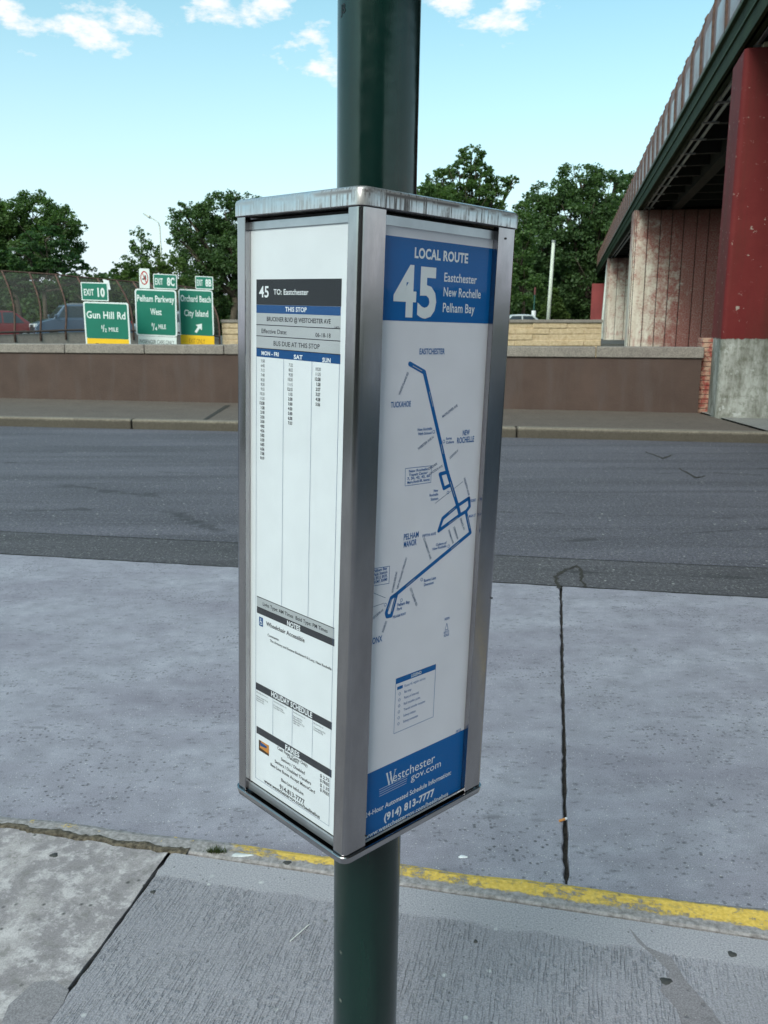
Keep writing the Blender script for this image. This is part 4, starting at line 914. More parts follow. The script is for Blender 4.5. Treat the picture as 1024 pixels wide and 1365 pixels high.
# ---- road signs stored behind the wall
sg = plain('sign_green', (0.004, 0.155, 0.105), .4, 0, .06, 3); sw = plain('sign_white', (.70, .74, .74), .4, 0, .05, 3); sy = plain('sign_yellow', (0.85, 0.50, 0.015), .4, 0, .05, 3); sb = plain('sign_black', (.02, .02, .02), .5); sr = plain('sign_red', (.45, .03, .03), .5)
galp = plain('sign_post_galvanised', (.30, .31, .31), .5, .5)
def sign(name, label, Y, tl_, tr_, bl_, parts, cat='road sign'):
    """tl_, tr_, bl_: photograph corners of the panel; everything of the sign lies in the plane at depth Y"""
    o, a, b = D(*bl_, Y), D(*tl_, Y), D(*tr_, Y)
    ux = (b - a); w = ux.length; ang_ = math.atan2(ux.z, ux.x); h = (a - o).length
    root = bpy.data.objects.new(name, None); C.objects.link(root); root.location = o; tag(root, label, cat); root.empty_display_size = .2
    uz = (a - o).normalized(); ux = ux.normalized()
    f = lambda s_, t_, d=0: ux*(s_) + uz*(t_) + Vector((0, -d, 0))
    def plate(n_, mat_, x0, z0, x1, z1, d0, d1, r_=0.0, parent=root):
        m = MB(); pts = [(x0, z0), (x1, z0), (x1, z1), (x0, z1)]
        if r_ > 0:
            pts = []
            for cx_, cz_, s_ in ((x1-r_, z1-r_, 0), (x0+r_, z1-r_, 90), (x0+r_, z0+r_, 180), (x1-r_, z0+r_, 270)):
                for k in range(5): t_ = R(s_+22.5*k); pts.append((cx_+r_*math.cos(t_), cz_+r_*math.sin(t_)))
        n = len(pts); vs = [f(x, z, d1) for x, z in pts] + [f(x, z, d0) for x, z in pts]
        m.add(vs, [tuple(range(n)), tuple(range(n, 2*n))[::-1]] + [(i, i+n, (i+1) % n+n, (i+1) % n) for i in range(n)]); return m.build(n_, mat_, parent)
    def txt(s_, cx_, z, capm, wid, mat_, parent, bold=.02, d=.034):
        vs, fs = text_geo_bold(s_, bold); x0 = min(x for x, y in vs); x1 = max(x for x, y in vs); kx = wid/(x1-x0); kz = capm/CAPH
        m = MB(); m.add([f(cx_ - wid/2 + (x-x0)*kx, z + y*kz, d) for x, y in vs], fs); return m.build('lettering', mat_, parent, kind='stuff')
    parts(root, plate, txt, w, h, f)
    return root
def posts(root, plate, xs, z1):
    g = root.location.z
    for x in xs: plate('support_post', galp, x-.03, -g + .0, x+.03, z1, -.10, -.02)
mpp = lambda Y: Y/1175.0
def s_gun(root, plate, txt, w, h, f):
    k = mpp(27); yel = 10*k
    b = plate('panel', sw, 0, 0, w, h, 0, .03, .07); plate('green_face', sg, .045, yel, w-.045, h-.045, .03, .032, .05, b); plate('yellow_strip', sy, .045, -.25, w-.045, yel, .03, .032, 0, b)
    plate('panel', sw, 0.0, -.26, w, .02, 0, .029)
    txt('Gun Hill Rd', w/2-.01, h*.63, .205, w*.86, sw, b); txt('MILE', w*.64, h*.345, .115, w*.21, sw, b); txt('1', w*.385, h*.40, .10, .028, sw, b); txt('/', w*.42, h*.335, .20, .06, sw, b); txt('2', w*.465, h*.33, .10, .06, sw, b)
    txt('EXIT ONLY', w/2, -.06, .14, w*.55, sb, b)
    t_ = plate('exit_tab', sw, -.03, h+.03, -.03+35.5*k, h+.03+23.5*k, 0, .03, .03); plate('green_face', sg, 0.0, h+.06, -.06+35.5*k, h+23.5*k, .03, .032, .02, t_)
    txt('EXIT', 8.8*k, h+8*k, 8*k, 13*k, sw, t_); txt('10', 25*k, h+7*k, 10.5*k, 9.5*k, sw, t_, .04); posts(root, plate, (.25, w-.25), h*.9)
sign('exit_sign', 'green highway sign reading Gun Hill Rd with exit 10 tab, leftmost behind wall', 27, (111, 401.8), (171.3, 403.8), (115.2, 460.8), s_gun)
def s_pel(root, plate, txt, w, h, f):
    k = mpp(28); b = plate('panel', sw, 0, 0, w, h, 0, .03, .09); plate('green_face', sg, .045, .045, w-.045, h-.045, .03, .032, .06, b)
    txt('Pelham Parkway', w/2, h*.735, .19, w*.90, sw, b); txt('West', w/2, h*.46, .19, w*.27, sw, b); txt('MILE', w*.64, h*.165, .13, w*.18, sw, b); txt('1', w*.40, h*.21, .10, .028, sw, b); txt('/', w*.435, h*.13, .20, .06, sw, b); txt('4', w*.49, h*.125, .11, .07, sw, b)
    c_ = plate('white_strip', sw, .06, -.40, w-.03, -.012, 0, .025); txt('PASSENGER CARS ONLY', w/2, -.24, .12, w*.84, sb, c_, .0, .028)
    t_ = plate('exit_tab', sw, 25*k, h+.02, 56*k, h+20*k, 0, .03, .03); plate('green_face', sg, 26*k, h+.05, 55*k, h+19*k, .03, .032, .02, t_)
    txt('EXIT', 32.5*k, h+6.3*k, 8*k, 10*k, sw, t_); txt('8C', 48*k, h+5.8*k, 9.5*k, 10*k, sw, t_, .04); posts(root, plate, (.25, w-.25), h*.9)
    n_ = plate('prohibition_plate', sw, 6.5*k, h+.02, 20*k, h+26*k, 0, .02, .02)
    m = MB(); cx_, cz_, r_ = 13.2*k, h+14*k, 5.2*k; vs = []; q = 20
    for i in range(q):
        a = 2*math.pi*i/q; vs += [f(cx_+r_*math.cos(a), cz_+1.7*r_*math.sin(a), .022), f(cx_+r_*.78*math.cos(a), cz_+1.7*r_*.82*math.sin(a), .022)]
    m.add(vs, [(2*i, 2*((i+1) % q), 2*((i+1) % q)+1, 2*i+1) for i in range(q)])
    m.add([f(cx_-.6*r_, cz_+1.2*r_, .023), f(cx_-.4*r_, cz_+1.25*r_, .023), f(cx_+.6*r_, cz_-1.1*r_, .023), f(cx_+.4*r_, cz_-1.2*r_, .023)], [(0, 1, 2, 3)]); m.build('red_ring', sr, n_)
    m = MB(); m.add([f(cx_-.5*r_, cz_-.5*r_, .0225), f(cx_+.5*r_, cz_-.4*r_, .0225), f(cx_+.4*r_, cz_+.7*r_, .0225), f(cx_+.1*r_, cz_+.7*r_, .0225), f(cx_, cz_, .0225), f(cx_-.5*r_, cz_-.1*r_, .0225)], [tuple(range(6))]); m.build('black_symbol', sb, n_)
sign('exit_sign', 'green highway sign reading Pelham Parkway West with white strip, middle of three', 28, (179.8, 384.6), (235.2, 387), (182, 447), s_pel)
def s_orc(root, plate, txt, w, h, f):
    k = mpp(28.6); b = plate('panel', sw, 0, 0, w, h, 0, .03, .09); plate('green_face', sg, .04, .0, w-.04, h-.04, .03, .032, .03, b)
    plate('yellow_strip', sy, .02, -.5, w-.0, .0, .001, .032, 0, b); txt('Orchard Beach', w/2, h*.735, .19, w*.88, sw, b); txt('City Island', w/2, h*.42, .19, w*.70, sw, b); txt('EXIT ONLY', w/2, -.26, .15, w*.46, plain('faded_sign_brown', (.35, .16, .01), .6), b, .0, .036)
    m = MB(); ax_, az_ = w*.55, h*.17; s_ = .085
    pts = [(-1.5, -1.6), (-.7, -2.0), (.5, -.2), (1.3, -.9), (1.4, 1.6), (-1.0, 1.0), (-.2, .4)]
    m.add([f(ax_+x*s_, az_+z*s_, .034) for x, z in pts], [tuple(range(7))]); m.build('arrow', sw, b)
    t_ = plate('exit_tab', sw, 23*k, h+.02, 46.5*k, h+17.5*k, 0, .03, .03); plate('green_face', sg, 24*k, h+.05, 45.5*k, h+16.5*k, .03, .032, .02, t_)
    txt('EXIT', 29*k, h+5.3*k, 7.5*k, 7.5*k, sw, t_); txt('8B', 40.3*k, h+5*k, 8.5*k, 8*k, sw, t_, .04); posts(root, plate, (.25, w-.25), h*.9)
sign('exit_sign', 'green highway sign reading Orchard Beach City Island with diagonal arrow, right of three', 28.6, (237.8, 385), (283.8, 387.2), (240.2, 446), s_orc)
# ---- cars
def car(name, label, cat, loc, heading, paint, L=4.7, Wd=1.82, Hh=1.45, suv=False, group='cars queuing on the highway'):
    root = empty(name, loc, (0, 0, heading), label=label, cat=cat, group=group)     # x forward
    pm = plain(name+'_paint', paint, .25, .3, .05, 2); pm.node_tree.nodes['Principled BSDF'].inputs['Coat Weight'].default_value = .6
    gl = MAT.setdefault('carglass', plain('dark_car_glass', (.03, .04, .05), .08, 0, .1, 2)); ty = MAT.setdefault('tyre', plain('tyre_rubber', (.02, .02, .02), .8)); rm = MAT.setdefault('rim', plain('alloy_rim', (.45, .46, .47), .35, .8))
    h = L/2; bz = .56*Hh if not suv else .60*Hh
    low = [(-h, .38), (-h+.03, .30), (h-.12, .26), (h, .40), (h-.02, bz*.72), (h-.22, bz*.90), (h-1.25 if not suv else h-.88, bz*1.06), (-h+(.95 if not suv else .15), bz*1.10), (-h+.1, bz*1.02), (-h-.01, bz*.75)]
    xs_ = (h-1.3, h-2.05, -h+(1.35 if not suv else .55), -h+(.55 if not suv else .12)) if not suv else (h-.90, h-1.55, -h+.45, -h+.12)
    def loft(prof, w0, w1, zlo, zhi):
        m = MB(); n = len(prof); vs = []
        for sgn in (-1, 1):
            for x, z in prof: t_ = (z-zlo)/(zhi-zlo); vs.append((x, sgn*(w0+(w1-w0)*t_), z))
        return m.add(vs, [tuple(range(n)), tuple(range(n, 2*n))[::-1]] + [(i, i+n, (i+1) % n+n, (i+1) % n) for i in range(n)])
    body = loft(low, Wd/2, Wd/2-.06, .26, bz*1.1).build('body', pm, root, bevel=.07, seg=3)
    roofp = [(xs_[0], bz*1.02), (xs_[1], Hh-.03), (xs_[1]-.5, Hh), (xs_[2]+.3, Hh-.01), (xs_[2], Hh-.05), (xs_[3], bz*1.04)]
    loft(roofp, Wd/2-.05, Wd/2-.24, bz, Hh).build('roof', pm, root, bevel=.05, seg=3)
    def yat(z): return Wd/2-.05 + (-.19)*(z-bz)/(Hh-bz)
    for sgn in (-1, 1):
        z0, z1 = bz*1.10, Hh-.10
        for a, b, c_, d_ in ((xs_[0]-.28, xs_[1]-.02, (xs_[1]+xs_[2])/2+.05, None), ((xs_[1]+xs_[2])/2-.03, None, xs_[2]+.05, xs_[3]+.35)):
            if d_ is None: q = [(a, z0), (b, z1), (c_, z1), (c_, z0)]
            else: q = [(a, z0), (a, z1), (c_, z1), (d_, z0)]
            m = MB(); vs = [(x, sgn*(yat(z)+.012), z) for x, z in q] + [(x, sgn*(yat(z)-.02), z) for x, z in q]
            m.add(vs, [(0, 1, 2, 3), (7, 6, 5, 4), (0, 4, 5, 1), (1, 5, 6, 2), (2, 6, 7, 3), (3, 7, 4, 0)]); m.build('side_window', gl, root)
        for x in (h-.9, -h+.95):
            w_ = MB().tube([(x, sgn*(Wd/2-.20), .33), (x, sgn*(Wd/2+.01), .33)], .33, 20).build('wheel', ty, root, bevel=.02)
            MB().tube([(x, sgn*(Wd/2), .33), (x, sgn*(Wd/2+.02), .33)], .21, 14).build('rim', rm, w_)
        MB().box((h-.34, sgn*(Wd/2-.30)-.19, bz*.68), (h+.005, sgn*(Wd/2-.30)+.19, bz*.84)).build('headlight', MAT.setdefault('lens', plain('headlamp_lens', (.75, .77, .8), .15)), root, bevel=.03)
        MB().box((-h-.02, sgn*(Wd/2-.26)-.16, bz*.76), (-h+.1, sgn*(Wd/2-.26)+.16, bz*.95)).build('tail_light', MAT.setdefault('tail', plain('tail_lens', (.35, .01, .01), .2)), root, bevel=.02)
        MB().box((xs_[0]-.22, sgn*(Wd/2+.02)-.09, bz*1.12), (xs_[0]-.08, sgn*(Wd/2+.02)+.09, bz*1.12+.13)).build('door_mirror', pm, root, bevel=.03)
    for xa, za, xb, zb_ in ((xs_[0]-.05, bz*1.12, xs_[1]+.02, Hh-.09), (xs_[3]+.05, bz*1.12, xs_[2]-.02, Hh-.11)):
        dx = .025 if xa > 0 else -.025; m = MB()
        vs = [(xa+dx, -yat(za)+.12, za), (xa+dx, yat(za)-.12, za), (xb+dx, yat(zb_)-.1, zb_), (xb+dx, -yat(zb_)+.1, zb_)]; vs += [(x-dx*2, y, z) for x, y, z in vs]
        m.add(vs, [(0, 1, 2, 3), (7, 6, 5, 4), (0, 4, 5, 1), (1, 5, 6, 2), (2, 6, 7, 3), (3, 7, 4, 0)]); m.build('windscreen' if xa > 0 else 'rear_window', gl, root)
    MB().box((h-.12, -.42, bz*.52), (h+.02, .42, bz*.80)).build('grille', MAT['ink_black'], root, bevel=.02)
    if suv: MB().box((xs_[2]+.2, -.62, Hh), (xs_[1]-.3, -.58, Hh+.06)).build('roof_rail', rm, root); MB().box((xs_[2]+.2, .58, Hh), (xs_[1]-.3, .62, Hh+.06)).build('roof_rail', rm, root)
    return root
HZ = .62
hd = math.atan2(-.50, -.86)
def at(px, Y, z=HZ): v = D(px, 430, Y); return (v.x, Y, z)
car('red_car', 'dark red saloon car at the far left edge behind the curved fence', 'car', at(-8, 46.5), hd, (.20, .02, .025), suv=False, L=4.6, Hh=1.68)
car('blue_suv', 'dark blue sport utility vehicle with headlights behind the fence, left of signs', 'car', at(108, 46.5), hd, (.09, .13, .20), suv=True, L=4.9, Wd=1.95, Hh=1.98)
car('silver_car', 'silver car mostly hidden behind the green highway signs', 'car', at(222, 50), hd, (.50, .52, .54), suv=True, L=4.7, Hh=1.65)
car('silver_car', 'silver car roof just showing over tan wall beside the steel box', 'car', at(684, 50), R(186), (.52, .54, .56), L=4.6, Hh=1.52)
car('white_car', 'white car roof showing over tan wall at the red abutment', 'car', at(820, 68.4), R(184), (.75, .76, .77), L=4.5, Hh=1.7)
# ---- lamps and poles
lampm = plain('pale_lamp_paint', (.50, .52, .48), .5, .2)
def lamp(base, top, arm, label, r=.11, name='street_lamp'):
    root = empty(name, base, label=label, cat='street lamp'); b = Vector(base)
    MB().tube([b, Vector((base[0], base[1], 1.0)), top], r, 10, r1=r*.6).build('mast', lampm, root, origin=b, smooth=True)
    MB().tube([b, b+Vector((0, 0, .35))], r*1.9, 10).build('base', lampm, root, origin=b)
    MB().tube(arm, r*.5, 8).build('arm', lampm, root, origin=b, smooth=True)
    e1, e0 = Vector(arm[-1]), Vector(arm[-2]); dd = (e1-e0).normalized()
    MB().tube([e1-dd*.1, e1+dd*.15, e1+dd*.5, e1+dd*.75], r*1.2, 8, r1=r*.5).build('lamp_head', lampm, root, origin=b, smooth=True)
t = D(213, 300, 80); ba = D(219, 430, 80); e_ = [D(213, 303, 80), D(211.5, 297, 80), D(206, 293, 80.2), D(199, 289, 80.5)]
lamp((ba.x, 80, 0.6), D(213, 301, 80), e_, 'tall pale street lamp with arm to the left above the highway signs')
e_ = [D(812, 330, 60), D(820, 305, 60), D(825, 283, 60), D(831, 268, 60), D(838, 262, 60)]
lamp((D(803, 430, 60).x, 60, 0.6), D(812, 331, 60), e_, 'curved pale lamp arm rising beside the overpass fence', r=.13)
pt_, pb_ = D(738, 323, 55), D(730.5, 428, 55)
wp = empty('white_pole', (pb_.x, 55, 0.6), label='tall plain white pole standing in front of dark trees', cat='pole')
MB().tube([Vector((pb_.x+(pb_.x-pt_.x)*.15, 55, .6)), pt_], .13, 12, r1=.10).build('shaft', plain('white_pole_paint', (.52, .54, .47), .6), wp, origin=wp.location, smooth=True)
MB().tube([pt_, pt_+Vector((0, 0, .12))], .12, 12).build('pole_cap', galp, wp, origin=wp.location)
q0, q1 = D(711.5, 418, 56), D(713.5, 384, 56)
gp_ = empty('marker_post', (q0.x, 56, .6), label='thin green post with red top and white sleeve right of the white pole', cat='post')
MB().tube([Vector((q0.x, 56, .6)), Vector((q0.x, 56, q0.z)), q1], .05, 8).build('shaft', plain('marker_green', (.01, .06, .05), .5), gp_, origin=gp_.location)
MB().tube([Vector((q0.x, 56, .6)), Vector((q0.x, 56, D(711, 414, 56).z))], .14, 10).build('white_sleeve', MAT['ink_white'], gp_, origin=gp_.location)
MB().tube([D(713, 393, 56), q1+Vector((0, 0, .05))], .06, 8).build('red_top', plain('faded_red', (.12, .035, .035), .8), gp_, origin=gp_.location)
# ------------------------------------------------------------------ trees
bark = plain('bark', (.075, .058, .042), .95, 0, .3, 6)
def leaf_mat(name, a, b):
    t = NT(name); g = t.N.new('ShaderNodeNewGeometry'); r_ = g.outputs['Random Per Island']; n = t.noise(.55, 3)
    f = t.math('ADD', t.math('MULTIPLY', r_, .6), t.math('MULTIPLY', t.ramp(n, .35, .65), .4)); c = t.mix(f, a, b)
    t.set(Base_Color=c, Roughness=.55, Specular_IOR_Level=.3)
    tr = t.N.new('ShaderNodeBsdfTranslucent'); t.put(tr.inputs[0], t.mix(1.0, c, (1.5, 1.7, .7), 'MULTIPLY')); mx = t.N.new('ShaderNodeMixShader'); mx.inputs[0].default_value = .38
    t.L.new(t.b.outputs[0], mx.inputs[1]); t.L.new(tr.outputs[0], mx.inputs[2]); t.L.new(mx.outputs[0], t.out.inputs[0]); return t.m
LM = [leaf_mat('leaves_dark', (.034, .070, .028), (.100, .165, .062)), leaf_mat('leaves_mid', (.038, .082, .026), (.110, .175, .055)), leaf_mat('leaves_yellow_green', (.05, .09, .022), (.11, .16, .045)), leaf_mat('needles', (.026, .070, .026), (.075, .135, .05))]
def tree(name, label, cat, Y, blobs, lm, dens=1.0, leaf=.30, base_px=None, seed=0, gap=.5, layered=False, trunk=.28, group=None):
    """blobs: (px, py, rx, ry) crown masses in photograph pixels, set at depth Y with a real depth of their own"""
    rg = np.random.default_rng(seed); k = Y/1165.0
    bx = base_px if base_px is not None else sum(b[0]*b[2] for b in blobs)/sum(b[2] for b in blobs)
    base = D(bx, 430, Y); base.z = .6 if 45 < Y < 78 else -.06
    root = empty(name, base, label=label, cat=cat, group=group)
    cen = []; V = []; cnt = 0
    for (px, py, rx, ry) in blobs:
        c_ = D(px, py, Y + rg.uniform(-1, 1)*rx*k*.5); a, b = rx*k, ry*k; cen.append((c_, a, b))
        vol = a*b*min(a, b)*1.0; nsub = int(max(12, 34*dens*(a*b)**.5))
        # secondary clumps near the shell of the blob
        u = rg.normal(size=(nsub, 3)); u /= np.linalg.norm(u, axis=1)[:, None]; rad = rg.uniform(.45, 1.0, nsub)**.6
        sub = np.array(c_) + u*rad[:, None]*np.array([a, min(a, b)*1.0, b])
        sr_ = rg.uniform(.16, .34, nsub)*(a*b)**.5*(.95 if not layered else .8)
        for s_, r_ in zip(sub, sr_):
            n = int(max(8, 300*dens*(r_**2)*(.30/leaf)**2*(1-gap*.5)))
            q = rg.normal(size=(n, 3)); q /= np.linalg.norm(q, axis=1)[:, None]; q *= (rg.uniform(0.1, 1, n)**.55)[:, None]*r_
            q[:, 2] *= .38 if layered else .75
            V.append(s_ + q)
    P_ = np.concatenate(V); n = len(P_)
    if n > 70000: P_ = P_[rg.choice(n, 70000, replace=False)]; n = 70000
    P_ = P_[P_[:, 2] > base.z + .15]; n = len(P_)
    # each leaf clump is a small bent quad
    a1 = rg.normal(size=(n, 3)); a1[:, 2] *= .6; a1 /= np.linalg.norm(a1, axis=1)[:, None]
    a2 = np.cross(a1, rg.normal(size=(n, 3))); a2 /= np.linalg.norm(a2, axis=1)[:, None]
    sz = (leaf*rg.uniform(.5, 1.25, n))[:, None]; nn_ = np.cross(a1, a2)*sz*.18
    P_ = P_ - np.array(base)
    q = np.stack([P_ - a1*sz*.5, P_ + a2*sz*.32 + nn_, P_ + a1*sz*.5, P_ - a2*sz*.32 + nn_], 1).reshape(-1, 3)
    np_mesh('crown', q, np.arange(4*n).reshape(-1, 4), lm, root)
    # trunk and limbs
    top = max(cen, key=lambda c_: c_[0].z); tz = min(c_[0].z - c_[2]*.4 for c_ in cen); m = MB()
    fork = Vector((base.x, base.y, max(base.z+1.2, min(tz, base.z + (top[0].z-base.z)*.5)))); fork.x += (top[0].x-base.x)*.3
    m.tube([base, base.lerp(fork, .5)+Vector((.1, 0, 0)), fork], trunk, 10, r1=trunk*.7); m.build('trunk', bark, root, origin=base, smooth=True)
    m = MB()
    for c_, a, b in cen:
        mid = fork.lerp(c_, .5) + Vector((rg.uniform(-.3, .3), rg.uniform(-.3, .3), rg.uniform(-.2, .4)))
        m.tube([fork, mid, c_], trunk*.5, 7, r1=trunk*.15)
        for _ in range(7):
            e_ = c_ + Vector((rg.uniform(-.85, .85)*a, rg.uniform(-.7, .7)*a, rg.uniform(-.5, .9)*b)); st = fork.lerp(c_, rg.uniform(.5, 1)); m.tube([st, st.lerp(e_, .5)+Vector((0, 0, .15)), e_], trunk*.16, 5, r1=trunk*.04)
    m.build('limbs', bark, root, origin=base, smooth=True)
    return root
tree('broadleaf_tree', 'tall round-topped broadleaf tree at the left edge of the photo', 'tree', 78, [(-20, 330, 45, 60), (12, 290, 26, 24), (50, 285, 34, 27), (85, 297, 30, 20), (70, 330, 40, 30), (20, 340, 40, 40), (105, 303, 14, 9), (-10, 285, 20, 20)], LM[1], 1.0, .26, 30, 1)
tree('spreading_tree', 'lower layered dark green tree in front of the leftmost tall one', 'tree', 66, [(60, 318, 34, 18), (40, 345, 44, 18), (80, 350, 34, 18), (50, 372, 55, 20), (20, 380, 40, 20), (98, 378, 24, 14)], LM[3], 1.1, .26, 58, 2, layered=True, trunk=.2)
tree('shrubby_tree', 'low dark hedge-like tree between the left trees and the street lamp', 'tree', 76, [(118, 372, 22, 14), (140, 380, 16, 8), (95, 385, 30, 14), (155, 392, 20, 10)], LM[0], 1.0, .28, 120, 3, trunk=.12)
tree('slender_tree', 'light green upright tree just left of the street lamp', 'tree', 84, [(188, 322, 14, 18), (180, 350, 20, 18), (200, 340, 18, 18), (168, 365, 22, 18), (195, 372, 30, 20)], LM[1], .8, .30, 186, 4, gap=.8, trunk=.14)
tree('yellowish_bush', 'yellowish green bush behind the fence under the street lamp', 'bush', 72, [(172, 375, 20, 14), (205, 362, 22, 22), (232, 365, 20, 24), (222, 390, 30, 16)], LM[2], 1.0, .26, 205, 5, trunk=.1)
tree('large_tree', 'large airy broadleaf tree rising behind the steel box on its left', 'tree', 80, [(262, 300, 34, 26), (300, 282, 36, 24), (335, 280, 26, 20), (245, 282, 20, 12), (290, 330, 36, 34), (325, 345, 40, 44), (262, 352, 26, 26), (290, 385, 44, 30), (360, 330, 34, 40), (238, 318, 14, 14), (400, 350, 40, 60)], LM[0], 1.0, .25, 305, 6, gap=.5, trunk=.4)
tree('pale_tree', 'paler loose tree left of the big airy one', 'tree', 92, [(240, 300, 18, 16), (250, 322, 22, 20), (236, 340, 20, 20)], LM[1], .55, .32, 244, 7, gap=.9, trunk=.15)
tree('open_crowned_tree', 'open branched tree with sky showing through above the route map', 'tree', 74, [(628, 208, 17, 14), (612, 228, 18, 13), (588, 240, 22, 14), (640, 235, 18, 16), (620, 262, 34, 18), (664, 246, 20, 11), (582, 258, 18, 12), (655, 268, 24, 16), (684, 240, 9, 6), (640, 300, 44, 24), (570, 300, 40, 50), (500, 330, 50, 60)], LM[1], 1.25, .26, 630, 8, gap=.4, trunk=.36)
tree('dense_tree', 'dense dark broad tree between route map and overpass', 'tree', 80, [(735, 262, 30, 24), (775, 245, 36, 24), (808, 262, 28, 28), (712, 285, 26, 28), (760, 290, 44, 34), (805, 310, 40, 44), (720, 330, 36, 40), (745, 365, 56, 44), (790, 385, 40, 44), (830, 330, 30, 60), (720, 400, 40, 40), (822, 236, 12, 10)], LM[0], 1.15, .30, 762, 9, gap=.4, trunk=.45)
tree('mid_green_tree', 'brighter green tree crown beside the steel box and dense dark tree', 'tree', 70, [(700, 300, 16, 30), (690, 340, 24, 36), (700, 385, 26, 30)], LM[1], 1.0, .28, 696, 10, trunk=.2)
tree('young_conifer', 'small light green cone-shaped tree behind the white pole', 'tree', 58, [(738, 392, 6, 8), (738, 402, 10, 8), (737, 412, 15, 9), (738, 421, 20, 9)], LM[2], 9, .16, 738, 11, trunk=.07)
tree('overpass_tree', 'dark tree top showing left of the overpass fence', 'tree', 96, [(835, 250, 16, 20), (850, 280, 22, 30), (815, 290, 20, 30), (850, 350, 40, 60)], LM[0], .9, .34, 845, 12, trunk=.3)
# far woodland closing the gaps low down
rg = np.random.default_rng(5)
pts = []
for k in range(300):
    th = rg.uniform(-.75, .62); Yd = rg.uniform(88, 106); X = Yd*math.tan(th); hgt = 7.0 + 1.6*math.sin(th*9)+1.5*math.sin(th*23+1) + (2.5 if th > .12 else 0)
    r_ = rg.uniform(2.0, 3.6); n = 900; q = rg.normal(size=(n, 3)); q /= np.linalg.norm(q, axis=1)[:, None]; q *= (rg.uniform(0.3, 1, n)**.5)[:, None]*np.array([r_*1.2, r_, hgt*.6]); pts.append(q + np.array([X, Yd, hgt*.40]))
P_ = np.concatenate(pts); n = len(P_); a1 = rg.normal(size=(n, 3)); a1 /= np.linalg.norm(a1, axis=1)[:, None]; a2 = np.cross(a1, rg.normal(size=(n, 3))); a2 /= np.linalg.norm(a2, axis=1)[:, None]
sz = rg.uniform(.35, .8, n)[:, None]; q = np.stack([P_-a1*sz*.5, P_+a2*sz*.35, P_+a1*sz*.5, P_-a2*sz*.35], 1).reshape(-1, 3)
np_mesh('woodland', q, np.arange(4*n).reshape(-1, 4), LM[0], kind='stuff')
# ------------------------------------------------------------------ small things on the pavement
gum = plain('trodden_gum', (.045, .045, .045), .85, 0, .2, 40)
def flat_blob(px, py, z, rx, ry, label, name='gum_spot', mat=gum, cat='gum', group='trodden gum spots', h=.0022, seed=0):
    rg_ = random.Random(seed); p = G(px, py, z); n = 18; v = [(0, 0, h)]; f_ = []
    for ring, s_, zz in ((0, .75, h*.9), (1, 1.0, -.001)):
        for k in range(n):
            a = 2*math.pi*k/n; w = 1 + .16*math.sin(3*a+seed) + rg_.uniform(-.08, .08); v.append((rx*s_*w*math.cos(a), ry*s_*w*math.sin(a), zz))
    f_ = [(0, 1+k, 1+(k+1) % n) for k in range(n)] + [(1+k, 1+n+k, 1+n+(k+1) % n, 1+(k+1) % n) for k in range(n)]
    o = MB().add(v, f_).build(name, mat, origin=None, smooth=True); o.location = p; tag(o, label, cat, group); return o
flat_blob(888, 1308, .13, .0155, .013, 'large dark gum spot on the sidewalk at the lower right', seed=1)
flat_blob(976, 1272, .13, .011, .011, 'dark gum spot beside the yellow kerb near the right edge', seed=2)
flat_blob(634, 1255, .13, .0055, .006, 'tiny dark gum spot on the sidewalk just right of the green pole', seed=3)
flat_blob(72, 1140, .13, .013, .011, 'dark gum spot on the old pale slab at left', seed=4)
flat_blob(204, 1189, .13, .008, .007, 'small dark gum spot beside the slanted sidewalk joint', seed=5)
flat_blob(383, 1150, .13, .013, .009, 'dark gum blob on the yellow kerb paint left of the pole', seed=6)
flat_blob(433, 1228, .13, .006, .005, 'small grey gum dot beside the white stick', seed=7, mat=plain('grey_gum', (.16, .16, .17), .8))
p0, p1_ = G(387, 1255, .132), G(412, 1233, .132)
mo = MB().tube([p0 + Vector((0, 0, .0012)), p1_ + Vector((0, 0, .0012))], .0014, 6).build('stick', plain('white_stick', (.72, .71, .68), .7), origin=p0); mo.location = p0; tag(mo, 'thin white stick lying on the sidewalk left of the green pole', 'stick')
cgl = G(751, 1094, 0.004); cb = empty('cigarette_butt', cgl, (0, 0, .5), label='orange cigarette butt lying in the concrete joint', cat='cigarette butt')
MB().tube([(-.016, 0, .004), (.006, 0, .004)], .0042, 8).build('filter', plain('cork_filter', (.60, .25, .07), .8), cb); MB().tube([(.006, 0, .004), (.014, 0, .004)], .0042, 8).build('paper_end', MAT['ink_white'], cb)
flat_blob(617, 1142, 0, .016, .009, 'small white bird dropping on the concrete lane near the kerb', 'dropping', MAT['ink_white'], 'dropping', None, .0012, 9)
# weed tuft in the kerb joint
wp_ = G(288, 1136, .13); wm = leaf_mat('weed', (.03, .045, .015), (.09, .11, .04)); m = MB(); rg_ = random.Random(3)
for k in range(150):
    a = rg_.uniform(0, 6.28); x, y = rg_.gauss(0, .014), rg_.gauss(0, .004); l = rg_.uniform(.008, .024); w = .0012; dx, dy = math.cos(a), math.sin(a)
    m.add([(x-dy*w, y+dx*w, 0), (x+dy*w, y-dx*w, 0), (x+dx*l*.6, y+dy*l*.6, l*.8)], [(0, 1, 2)])
wo_ = m.build('weed_tuft', wm); wo_.location = wp_; tag(wo_, 'small weed tuft growing where the yellow kerb paint starts', 'weed')
# pale cement smear beside the weed
flat_blob(322, 1140, .13, .034, .009, 'pale cement smear on the kerb right of the weed tuft', 'cement_smear', plain('pale_cement', (.55, .57, .58), .8, 0, .15, 60), 'smear', None, .0025, 8)
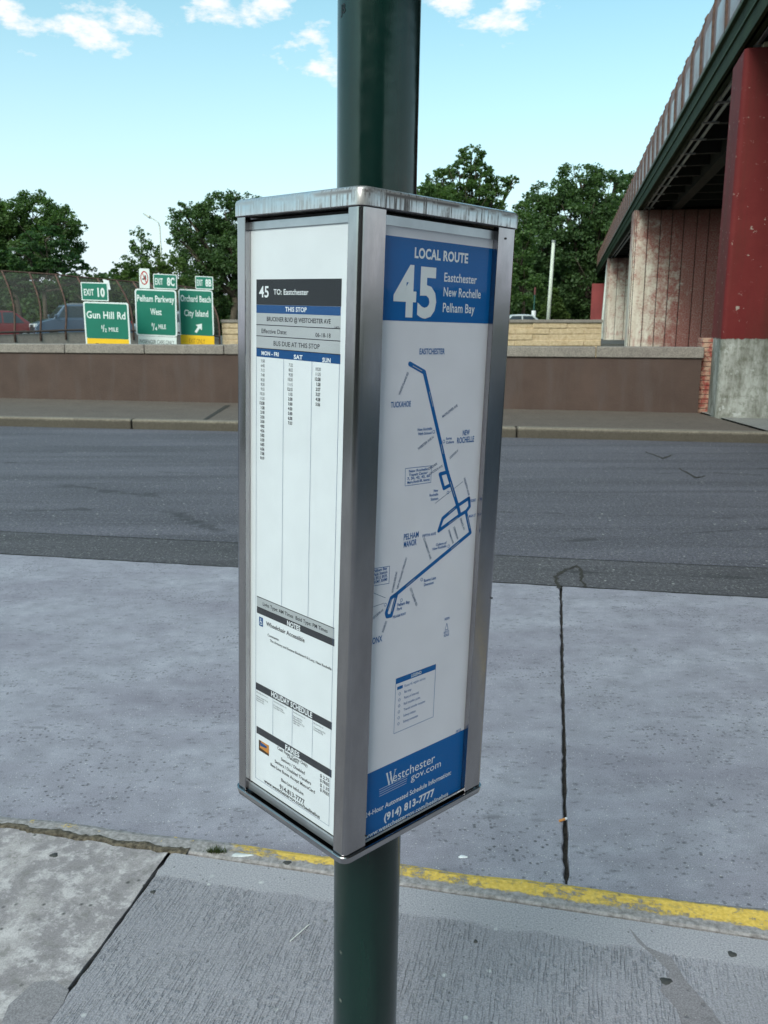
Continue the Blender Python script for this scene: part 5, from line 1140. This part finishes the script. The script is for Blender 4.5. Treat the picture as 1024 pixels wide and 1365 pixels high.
# grey repair patches on the sidewalk
def patch(pts, z, mat, label, h=.0012):
    v = [G(x, y, z) for x, y in pts]; c_ = sum(v, Vector())/len(v); n = len(v); m = MB()
    m.add([p + Vector((0, 0, h)) for p in v] + [p + (p-c_)*.004 - Vector((0, 0, .002)) for p in v], [tuple(range(n))[::-1]] + [(i, i+n, (i+1) % n+n, (i+1) % n) for i in range(n)])
    o = m.build('patch', mat, origin=c_); o.location = c_; tag(o, label, 'patch'); return o
pm_ = concrete('mortar_patch', (0.30, 0.28, 0.30), .1, .2, .4, 1, .2).m
patch([(2, 1365), (12, 1340), (45, 1310), (70, 1307), (92, 1320), (84, 1338), (60, 1372), (20, 1380)], .13, pm_, 'smooth grey mortar patch on the old slab at the lower left corner')
stn = concrete('damp_stain', (0.285, 0.265, 0.285), .1, .3, .4, 1, .2).m
patch([(838, 1236), (862, 1262), (895, 1276), (915, 1308), (948, 1345), (975, 1385), (915, 1385), (902, 1345), (880, 1320), (893, 1296), (872, 1275), (850, 1256)], .13, stn, 'dark damp stain trailing down the sidewalk at the lower right', .0006)
# asphalt crack loop at the head of the concrete joint
def crack(pts, z, w, label):
    m = MB(); P_ = [G(x, y, z) for x, y in pts]; rg_ = random.Random(2); Q = []
    for a, b in zip(P_[:-1], P_[1:]):
        for k in range(5): Q.append(a.lerp(b, k/5) + Vector((rg_.uniform(-1, 1), rg_.uniform(-1, 1), 0))*.012)
    Q.append(P_[-1]); vs = []
    for i, p in enumerate(Q):
        d = (Q[min(i+1, len(Q)-1)] - Q[max(i-1, 0)]).normalized(); n_ = Vector((-d.y, d.x, 0))*w*rg_.uniform(.4, 1.3); vs += [p-n_, p+n_]
    m.add(vs, [(2*i, 2*i+2, 2*i+3, 2*i+1) for i in range(len(Q)-1)]); o = m.build('crack', MAT['tar'], origin=P_[0]); o.location = P_[0]; tag(o, kind='structure')
crack([(747, 784), (741, 776), (741, 768), (752, 760), (768, 754), (776, 762), (774, 772), (779, 782)], .0062, .012, '')
crack([(860, 602), (884, 611), (896, 606)], .004, .02, ''); crack([(905, 624), (928, 637), (940, 634)], .004, .02, '')
# ------------------------------------------------------------------ unseen block of flats, added behind the camera for reflections in the steel
bm_ = plain('brown_brick', (.17, .10, .075), .9, 0, .25, 3)
bl = empty('added_apartment_house', (-2, -20, 0), (0, 0, R(-4)), label='unseen brown brick apartment house added behind the camera for reflections', cat='building')
MB().box((-22, -10, 0), (9, 0, 12)).build('wall', bm_, bl); MB().box((-22.2, -10.2, 12), (9.2, .2, 12.5)).build('cornice', MAT['coping'], bl)
for fl_ in range(4):
    for k in range(10):
        x = -20.5 + 3.0*k; z = .9 + 2.9*fl_; w_ = MB().box((x, .001, z), (x+1.4, .05, z+1.6)).build('window', MAT['ink_white'], bl); MB().box((x+.07, .04, z+.07), (x+1.33, .056, z+1.53)).build('pane', MAT['carglass'], w_)
tree('sidewalk_tree', 'leafy street tree on the near sidewalk behind the photographer', 'tree', 80, [(900, 900, 2, 2)], LM[1], .1, .2, 900, 30) if False else None
